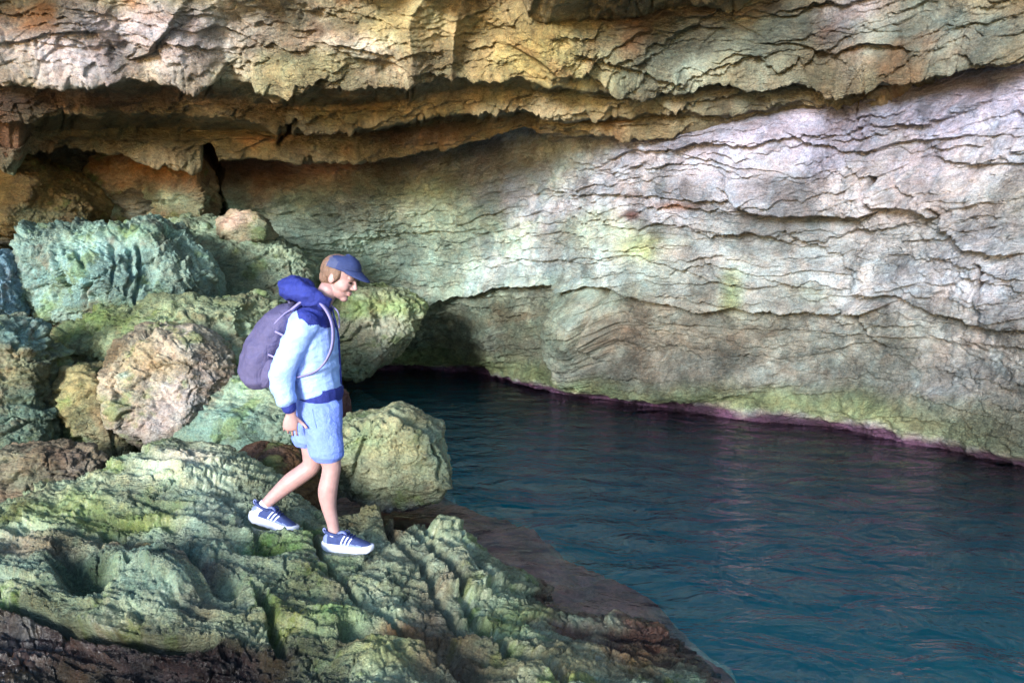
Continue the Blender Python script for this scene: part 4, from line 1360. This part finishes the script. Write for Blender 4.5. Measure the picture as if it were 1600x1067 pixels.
head = [hell((-.012, 0, .03), (.098, .077, .090)), hell((.03, 0, -.02), (.062, .064, .075)), hell((.030, 0, -.062), (.056, .054, .052)), hell((.066, 0, -.098), (.024, .026, .020)),
        hell((.040, .034, -.03), (.045, .030, .036)), hell((.040, -.034, -.03), (.045, .030, .036)), hell((.076, 0, .026), (.020, .052, .014)),
        htube([(.088, 0, .018, .008), (.102, 0, -.006, .0105), (.112, 0, -.026, .0125)], n=12), hell((.096, .011, -.029), (.012, .009, .008)), hell((.096, -.011, -.029), (.012, .009, .008)),
        hell((.086, 0, -.056), (.012, .024, .006)), hell((.084, 0, -.069), (.012, .021, .0065)),
        hell((-.008, .079, -.008), (.020, .009, .031)), hell((-.008, -.079, -.008), (.020, .009, .031))]
neck = tube([J(498, 482, 4.9, .062, .066), J(506, 466, 4.9, .056, .058), J(516, 450, 4.9, .056, .056)])


def finger(base, dirv, curl, lens, r, axis):
    p = np.array(base)
    d_ = np.array(dirv, float)
    d_ /= np.linalg.norm(d_)
    pts = [tuple(p) + (r * 1.05,)]
    for L_, c_ in zip(lens, curl):
        d_ = np.array(Matrix.Rotation(R(c_), 3, Vector(axis)) @ Vector(d_))
        p = p + d_ * L_
        r *= .92
        pts.append(tuple(p) + (r,))
    return tube(pts, n=10, sub=4, ref=(.3, .2, .93))


def hand(wrist, down, fwd, sgn):
    """down: along the hand; fwd: towards the thumb; fingers curl towards the body (sgn along Y)."""
    w_ = np.array(wrist)
    dn = np.array(down, float) / np.linalg.norm(down)
    fw = np.array(fwd, float)
    fw -= dn * (fw @ dn)
    fw /= np.linalg.norm(fw)
    pl_ = np.cross(dn, fw)
    if pl_[1] * sgn < 0:
        pl_ = -pl_
    ax = np.cross(dn, pl_)
    out_ = [tube([tuple(w_ - dn * .02) + (.025, .020), tuple(w_ + dn * .012) + (.029, .017), tuple(w_ + dn * .05) + (.040, .016), tuple(w_ + dn * .082) + (.041, .014)], n=18, ref=tuple(pl_))]
    for i, (o_, ln, r_) in enumerate([(.032, .9, .0082), (.0108, 1.0, .0086), (-.0108, .95, .0082), (-.032, .76, .0074)]):
        b_ = w_ + dn * (.084 - .004 * abs(i - 1)) + fw * o_
        out_.append(finger(b_ - dn * .02, dn + fw * o_ * 1.6, (6, 22 + 5 * i, 30, 24), (.024, .040 * ln, .026 * ln, .021 * ln), r_, ax))
    out_.append(finger(w_ + dn * .022 + fw * .022 + pl_ * .004, dn * .75 + fw * .9 + pl_ * .25, (0, 18, 22), (.034, .030, .024), .0105, np.cross(fw, pl_) * -sgn))
    return out_


RW_ = np.array(J(455, 645, 4.72))
arm_r = tube([J(474, 500, 4.73, .045), J(452, 545, 4.71, .042), J(441, 580, 4.70, .040), J(447, 612, 4.71, .034), J(455, 645, 4.72, .026, .022)])
hand_r = hand(RW_, (-.10, .02, -1), (1, .1, -.05), 1)
LW = np.array(J(512, 632, 5.10))
arm_l = tube([J(490, 500, 5.06, .045), J(490, 545, 5.09, .042), J(496, 585, 5.11, .040), J(504, 610, 5.11, .034), J(512, 632, 5.10, .026, .022)])
hand_l = hand(LW, (.15, -.05, -1), (1, 0, 0), -1)
torso = tube([J(497, 640, 4.915, .10, .13), J(492, 590, 4.91, .10, .13), J(488, 540, 4.9, .11, .145), J(488, 505, 4.9, .10, .15), J(496, 482, 4.9, .07, .08)])
leg_r = tube([J(498, 640, YR, .085), J(506, 680, YR, .075), J(514, 712, YR, .060), J(518, 728, YR, .053), J(516, 745, YR, .051), J(512, 768, YR, .054, .053), J(514, 792, YR, .042), J(520, 818, YR, .033, .032), J(523, 838, YR, .032, .032), J(524, 848, YR, .034)])
knee_cap = ell(at(524, 724, YR - .005), (.028, .034, .036))
leg_l = tube([J(488, 640, YL_, .085), J(488, 685, YL_, .072), J(489, 712, YL_, .060), J(486, 728, YL_, .054), J(472, 740, YL_, .053), J(455, 752, YL_, .052), J(434, 770, YL_, .042), J(418, 785, YL_, .034), J(408, 795, YL_, .033), J(402, 802, YL_, .034)])
body = fused('body', head + [neck, torso, arm_r, arm_l, leg_r, knee_cap, leg_l] + hand_r + hand_l, .0042, [M_SKIN], 3)
link('body', body, person)
# eyes, brows, lips, hair
for s_ in (-1, 1):
    e_ = poly_mesh('eye', *hell((.082, s_ * .030, .002), (.011, .014, .007)), [M_DARK])
    link('eye', e_, person)
    link('eyebrow', poly_mesh('eyebrow', *htube([(.088, s_ * .013, .028, .004), (.089, s_ * .030, .033, .0045), (.078, s_ * .048, .028, .003)], n=8), [M_HAIR]), person)
link('mouth', poly_mesh('mouth', *join([hell((.0885, 0, -.0565), (.0115, .022, .0045)), hell((.087, 0, -.068), (.0115, .019, .005))]), [M_LIP]), person)


def hairdisp(co):
    return .004 * ridged(co[:, 0] * 30, co[:, 1] * 60, co[:, 2] * 30, 3, seed=701)


hair = fused('hair', [hell((-.026, 0, .028), (.092, .080, .086)), hell((-.060, 0, -.022), (.046, .064, .050)), hell((.006, .070, .018), (.020, .014, .036)), hell((.006, -.070, .018), (.020, .014, .036))], .005, [M_HAIR], 2, hairdisp)
link('hair', hair, person)


# ---- cap: crown, band and curved peak
def cap_crown():
    nu, nv = 48, 18
    th = np.linspace(0, 2 * np.pi, nu, endpoint=False)
    V_, F_ = [], []
    for lay, off in ((0, 0.0), (1, -.004)):
        for j in range(nv):
            t_ = j / (nv - 1)
            ph_ = t_ * np.pi / 2
            for a in th:
                rx, ry, rz = .108 + off, .088 + off, .082 + off
                x = -.006 + rx * np.cos(ph_) ** .85 * np.cos(a)
                y = ry * np.cos(ph_) ** .85 * np.sin(a)
                z = .044 + .012 * np.cos(a) + rz * np.sin(ph_)
                z += .0035 * abs(np.sin(3 * a)) * np.cos(ph_)
                V_.append(hd(x, y, z))
    for lay in (0, 1):
        for q in grid_faces(nv, nu, True):
            F_.append([int(i) + lay * nu * nv for i in q])
    for i in range(nu):
        F_.append([i, (i + 1) % nu, nu * nv + (i + 1) % nu, nu * nv + i])
    return np.array(V_), F_


Vc, Fc = cap_crown()
me = poly_mesh('cap', Vc, Fc, [M_CAP, M_CAPB])
for p in me.polygons:
    loc = Rh.T @ (np.array(p.center) + ROOT - HC)
    if loc[0] < -.012 and loc[2] < .095:
        p.material_index = 1
capo = link('cap', me, person)
nu, nv = 28, 10
Vv = []
for lay, off in ((0, 0), (1, -.005)):
    for j in range(nv):
        t_ = j / (nv - 1)
        for i in range(nu):
            a = R(-74) + R(148) * i / (nu - 1)
            ex = .072 * t_ * np.cos(a) ** .6
            x = -.006 + .106 * np.cos(a) + ex
            y = .087 * np.sin(a) * (1 - .10 * t_)
            z = .052 + .012 * np.cos(a) - .030 * t_ * np.cos(a) - .9 * y * y * (.4 + t_ * 1.2) + off + .012
            Vv.append(hd(x, y, z))
Fv = []
for lay in (0, 1):
    Fv += [[int(i) + lay * nu * nv for i in q] for q in grid_faces(nv, nu)]
edge = [i for i in range(nu)] + [j * nu + nu - 1 for j in range(1, nv)] + [(nv - 1) * nu + i for i in range(nu - 2, -1, -1)] + [j * nu for j in range(nv - 2, 0, -1)]
for i in range(len(edge)):
    a, b = edge[i], edge[(i + 1) % len(edge)]
    Fv.append([a, b, b + nu * nv, a + nu * nv])
link('peak', poly_mesh('peak', Vv, Fv, [M_CAP]), capo)
link('button', poly_mesh('button', *hell((-.006, 0, .128), (.009, .009, .005)), [M_CAP]), capo)


# ---- jacket: body and sleeves in one, royal blue yoke and hood, pale body
def folds(co):
    x, y, z = co[:, 0], co[:, 1], co[:, 2]
    a = ridged(x * 4 + 5 * z, y * 4, z * 12 - 4 * x, 3, seed=711) * .006
    return a + .005 * pn(x * 14, y * 14, z * 18, seed=713)


def jpick(c):
    px_, py_ = proj(c)
    wob = 3 * np.sin(px_ * .25)
    yoke = (py_ < 506 + .35 * (px_ - 485) + wob) & (px_ > 462 + .25 * (py_ - 480)) & (py_ < 512)
    return np.where(yoke, 1, 0)


jk = fused('jacket', [tube([J(500, 612, 4.91, .120, .162), J(494, 588, 4.91, .130, .175), J(489, 550, 4.905, .140, .182), J(487, 520, 4.90, .138, .190), J(489, 500, 4.90, .122, .192), J(495, 484, 4.90, .088, .125), J(501, 474, 4.90, .068, .078)]),
                      tube([J(482, 498, 4.745, .070), J(464, 530, 4.715, .068), J(446, 568, 4.70, .066), J(440, 590, 4.70, .064), J(444, 612, 4.705, .057), J(449, 628, 4.71, .050)]),
                      tube([J(490, 498, 5.055, .070), J(490, 535, 5.085, .066), J(495, 575, 5.105, .062), J(502, 600, 5.105, .056), J(508, 620, 5.10, .048)])], .006, [M_JWHITE, M_NAVY], 4, folds, pick=jpick)
jo = link('jacket', jk, person)
link('cuff', fused('cuff', [tube([J(448, 624, 4.708, .047), J(451, 634, 4.714, .041), J(453, 641, 4.718, .036)])], .005, [M_NAVY], 2), jo)
link('cuff', fused('cuff', [tube([J(507, 616, 5.102, .046), J(509, 624, 5.10, .040), J(511, 631, 5.10, .036)])], .005, [M_NAVY], 2), jo)
link('hem', fused('hem', [tube([J(501, 604, 4.91, .124, .166), J(501, 612, 4.91, .126, .166), J(501, 622, 4.91, .121, .160)], sub=4)], .006, [M_NAVY], 2), jo)
link('hood', fused('hood', [tube([J(512, 476, 4.81, .032), J(490, 466, 4.785, .050), J(466, 456, 4.80, .060), J(454, 450, 4.9, .066), J(466, 456, 5.0, .060), J(490, 466, 5.015, .050), J(512, 476, 4.99, .032)]),
                            ell(at(466, 449, 4.9), (.085, .085, .058))], .006, [M_NAVY], 3,
                   lambda co: .012 * ridged(co[:, 0] * 9, co[:, 1] * 7, co[:, 2] * 12, 2, seed=721) - .006), jo)
for y_ in (4.85, 4.95):
    link('drawstring', poly_mesh('drawstring', *tube([J(517, 477, y_, .004), J(527, 486, y_ - .01, .004), J(530, 498, y_, .004), J(530, 512, y_, .0045)], n=8), [M_STRAP]), jo)
zp = tube([J(519, 482, 4.9, .005), J(528, 520, 4.9, .005), J(531, 560, 4.9, .005), J(533, 600, 4.91, .005)], n=8)
link('zip', poly_mesh('zip', *zp, [M_NAVY]), jo)


# ---- shorts
def sfold(co):
    x, y, z = co[:, 0], co[:, 1], co[:, 2]
    return .007 * ridged(x * 4 + 3 * z, y * 4, z * 5 + 4 * x, 3, seed=731) + .003 * pn(x * 16, y * 16, z * 16, seed=733)


sh_ = fused('shorts', [tube([J(500, 612, 4.915, .112, .150), J(499, 632, 4.915, .122, .158), J(498, 650, 4.915, .122, .150)]),
                       tube([J(500, 636, YR, .110, .095), J(504, 665, YR, .104, .095), J(508, 690, YR, .094, .090), J(511, 706, YR, .090, .088)], cap=True),
                       tube([J(492, 636, YL_, .110, .095), J(486, 662, YL_, .100, .092), J(482, 688, YL_, .092, .088)])], .006, [M_SHORT], 3, sfold)
so = link('shorts', sh_, person)
link('leg_hem', fused('leg_hem', [tube([J(510, 702, YR, .094, .091), J(511, 707, YR, .095, .092), J(511, 711, YR, .094, .091)], sub=3)], .005, [M_SHORT], 1), so)
pk = [J(488, 640, YR - .098, .003), J(492, 660, YR - .101, .003), J(497, 676, YR - .098, .003)]
link('pocket_seam', poly_mesh('pocket_seam', *tube(pk, n=6), [M_SHORT]), so)


# ---- shoes
def shoe(label, heel, yaw_, pitch_, sock_top, sock_low):
    o = fwd_root = None
    Rm = np.array(Matrix.Rotation(yaw_, 3, 'Z') @ Matrix.Rotation(pitch_, 3, 'Y'))
    base = np.array(heel)

    def T(P_):
        return np.asarray(P_) @ Rm.T + base
    us = [0, .04, .12, .25, .40, .55, .70, .82, .91, .97, 1.0]
    hw = [.012, .026, .033, .035, .035, .040, .046, .045, .038, .024, .008]
    hh = [.040, .056, .066, .070, .072, .064, .048, .037, .030, .024, .014]

    def surf(u, a, off=0.0):
        w_ = np.interp(u, us, hw) + off
        h_ = np.interp(u, us, hh) + off
        return np.stack([.278 * u + 0 * a, w_ * np.sign(np.cos(a)) * np.abs(np.cos(a)) ** .75, .030 + .010 * (1 - u) + h_ * np.abs(np.sin(a)) ** .85], -1)
    uu = np.concatenate([np.linspace(0, .1, 6, endpoint=False), np.linspace(.1, .9, 30, endpoint=False), np.linspace(.9, 1, 9)])
    aa = np.linspace(0, np.pi, 26)
    U_, A_ = np.meshgrid(uu, aa, indexing='ij')
    me_ = poly_mesh('shoe', T(surf(U_, A_).reshape(-1, 3)), [list(q) for q in grid_faces(len(uu), len(aa))], [M_SHOE, M_SHOEG])
    for p in me_.polygons:
        l_ = Rm.T @ (np.array(p.center) + ROOT - base)
        if .15 * .278 < l_[0] < .82 * .278 and l_[2] < .058 - .08 * abs(l_[0] - .17):
            p.material_index = 1
        if l_[0] < .03:
            p.material_index = 1
    o = link('shoe', me_, person)
    # sole: chunky, rockered
    ang = np.linspace(0, 2 * np.pi, 56, endpoint=False)
    V_ = []
    for (zz, gr) in ((0.0, -.004), (.006, .002), (.020, .005), (.034, .004), (.040, -.002)):
        for a in ang:
            u = .5 - .5 * np.cos(a)
            w_ = np.interp(u, us, hw) + .004 + gr * .6
            y_ = w_ * np.sign(np.sin(a)) * min(1, abs(np.sin(a)) * 2.2 + .15) if abs(np.sin(a)) > 1e-6 else 0
            x_ = -.008 + .294 * u + gr * (-np.cos(a))
            rk = .016 * max(0, (u - .72) / .28) ** 2 + .006 * max(0, (.15 - u) / .15) ** 2
            wv = .002 * np.sin(u * 40) if zz < .03 else 0
            V_.append((x_, y_, zz + rk + wv + (.010 * (1 - u) if zz > .03 else 0)))
    n_ = len(ang)
    F_ = [list(q) for q in grid_faces(5, n_, True)] + [list(range(n_)), list(range(4 * n_, 5 * n_))]
    link('sole', poly_mesh('sole', T(V_), F_, [M_WHITE]), o)
    # three slanting stripes on either side
    for side in (0, 1):
        for k_ in range(3):
            t_ = np.linspace(0, 1, 8)
            u0, u1 = .40 + .075 * k_, .47 + .075 * k_
            rows_ = []
            for e in (0, .026):
                u = u0 + (u1 - u0) * (1 - t_) * -1 + e + .05
                a = .18 + .85 * t_
                if side == 0:
                    a = np.pi - a
                rows_.append(surf(u, a, .0022))
            P_ = np.array(rows_)
            P2 = np.concatenate([P_[0], P_[1]])
            fs = [[i, i + 1, 8 + i + 1, 8 + i] for i in range(7)]
            link('stripe', poly_mesh('stripe', T(P2), fs, [M_WHITE]), o)
    for k_ in range(5):
        u = .40 + .055 * k_
        a = np.linspace(np.pi * .33, np.pi * .67, 7)
        P_ = surf(np.full(7, u) + .012 * np.sin(a * 6), a, .004)
        link('lace', poly_mesh('lace', *tube([tuple(q) + (.0035,) for q in T(P_)], n=6, sub=2), [M_LACE]), o)
    for s_ in (-1, 1):
        P_ = T(np.array([(.118, s_ * .002, .112), (.128, s_ * .018, .118), (.142, s_ * .026, .104), (.128, s_ * .012, .104), (.120, 0, .108)]))
        link('lace', poly_mesh('lace', *tube([tuple(q) + (.003,) for q in P_], n=6, sub=4), [M_LACE]), o)
    col_ = T(np.array([(.012 + .048 * (1 - math.cos(a)), .030 * math.sin(a), .108 - .010 * math.cos(a) * -1 - .006) for a in np.linspace(0, 2 * math.pi, 15)]))
    link('collar', poly_mesh('collar', *tube([tuple(q) + (.0085,) for q in col_], n=8, sub=2, cap=False, ref=(.05, .1, 1)), [M_SHOE]), o)
    link('pull_tab', poly_mesh('pull_tab', *tube([tuple(q) + (.004, .009) for q in T(np.array([(.006, 0, .100), (-.004, 0, .116), (.002, 0, .126), (.012, 0, .118)]))], n=8, sub=3), [M_SHOEG]), o)
    tg_ = T(np.array([(.085, 0, .104), (.105, 0, .112), (.122, 0, .108), (.15, 0, .088)]))
    link('tongue', poly_mesh('tongue', *tube([tuple(q) + (.006, .020) for q in tg_], n=10, sub=3), [M_SHOEG]), o)
    link('sock', poly_mesh('sock', *tube([tuple(sock_top) + (.036,), tuple(.5 * (np.array(sock_top) + np.array(sock_low))) + (.037,), tuple(sock_low) + (.042,)], n=18), [M_SOCK]), person)
    return o


hr = np.array(at(506, 859, YR))
shoe('right', hr, R(-8), R(1.5), at(522.5, 833, YR), at(524, 850, YR))
hl = np.array(at(390, 812, YL_ + .0))
shoe('left', hl, R(-5), R(16), at(416, 787, YL_), at(402, 803, YL_))

# ---- backpack (a thing of its own)
BR = at(412, 603, 4.9)
pack = empty('backpack', BR)
tag(pack, 'purple grey backpack worn on the back of the walking person', 'backpack')


def pfold(co):
    x, y, z = co[:, 0], co[:, 1], co[:, 2]
    return .014 * ridged(x * 6 - 5 * z, y * 3, z * 4 + 3 * x, 2, seed=741) + .004 * pn(x * 18, y * 18, z * 18, seed=743) - .004


pb = fused('pack_body', [tube([J(462, 486, 4.9, .050, .105), J(449, 498, 4.9, .082, .135), J(431, 522, 4.9, .108, .155), J(417, 550, 4.9, .118, .160), J(409, 575, 4.9, .108, .158), J(410, 594, 4.9, .080, .145)])], .007, [M_PACK], 4, pfold, root=BR)
po = link('pack_body', pb, pack)
fp = fused('front_pocket', [tube([J(410, 532, 4.9, .050, .110), J(398, 556, 4.9, .062, .120), J(393, 578, 4.9, .058, .120), J(397, 594, 4.9, .040, .105)])], .006, [M_PACK], 3, pfold, root=BR)
link('front_pocket', fp, pack)
for y_ in (4.775, 5.025):
    link('shoulder_strap', poly_mesh('shoulder_strap', *tube([J(456, 484, y_, .009, .026), J(474, 471, y_, .010, .028), J(494, 470, y_, .011, .030), J(510, 484, y_, .010, .028), J(520, 510, y_ - .01, .009, .026), J(518, 545, y_ - .035, .008, .022), J(500, 575, y_ - .06 if y_ < 4.9 else y_ + .06, .006, .016),
                                                                    J(470, 588, y_ - .05 if y_ < 4.9 else y_ + .05, .006, .014), J(430, 592, y_, .006, .012)], n=14, ref=(0, 1, 0)), [M_STRAP], BR), pack)
zpts = [J(466, 478, 4.795, .004), J(440, 494, 4.762, .004), J(412, 528, 4.748, .004), J(396, 560, 4.75, .004), J(392, 582, 4.76, .004)]
link('zip', poly_mesh('zip', *tube(zpts, n=6), [M_STRAP], BR), pack)
link('side_pocket', fused('side_pocket', [tube([J(424, 566, 4.775, .040, .022), J(419, 582, 4.772, .046, .026), J(418, 598, 4.785, .040, .022)])], .005, [M_PACK], 2, pfold, root=BR), pack)
for q_ in ([(434, 520), (447, 527), (458, 536)], [(424, 556), (436, 562), (450, 567)]):
    link('compression_strap', poly_mesh('compression_strap', *tube([J(q_[0][0] - 14, q_[0][1] - 6, 4.752, .005, .004)] + [J(a_, b_, 4.738, .006, .004) for a_, b_ in q_], n=8, ref=(0, 1, 0)), [M_STRAP], BR), pack)
link('top_handle', poly_mesh('top_handle', *tube([J(458, 482, 4.85, .007), J(452, 472, 4.87, .007), J(452, 472, 4.93, .007), J(458, 482, 4.95, .007)], n=8), [M_PACK], BR), pack)
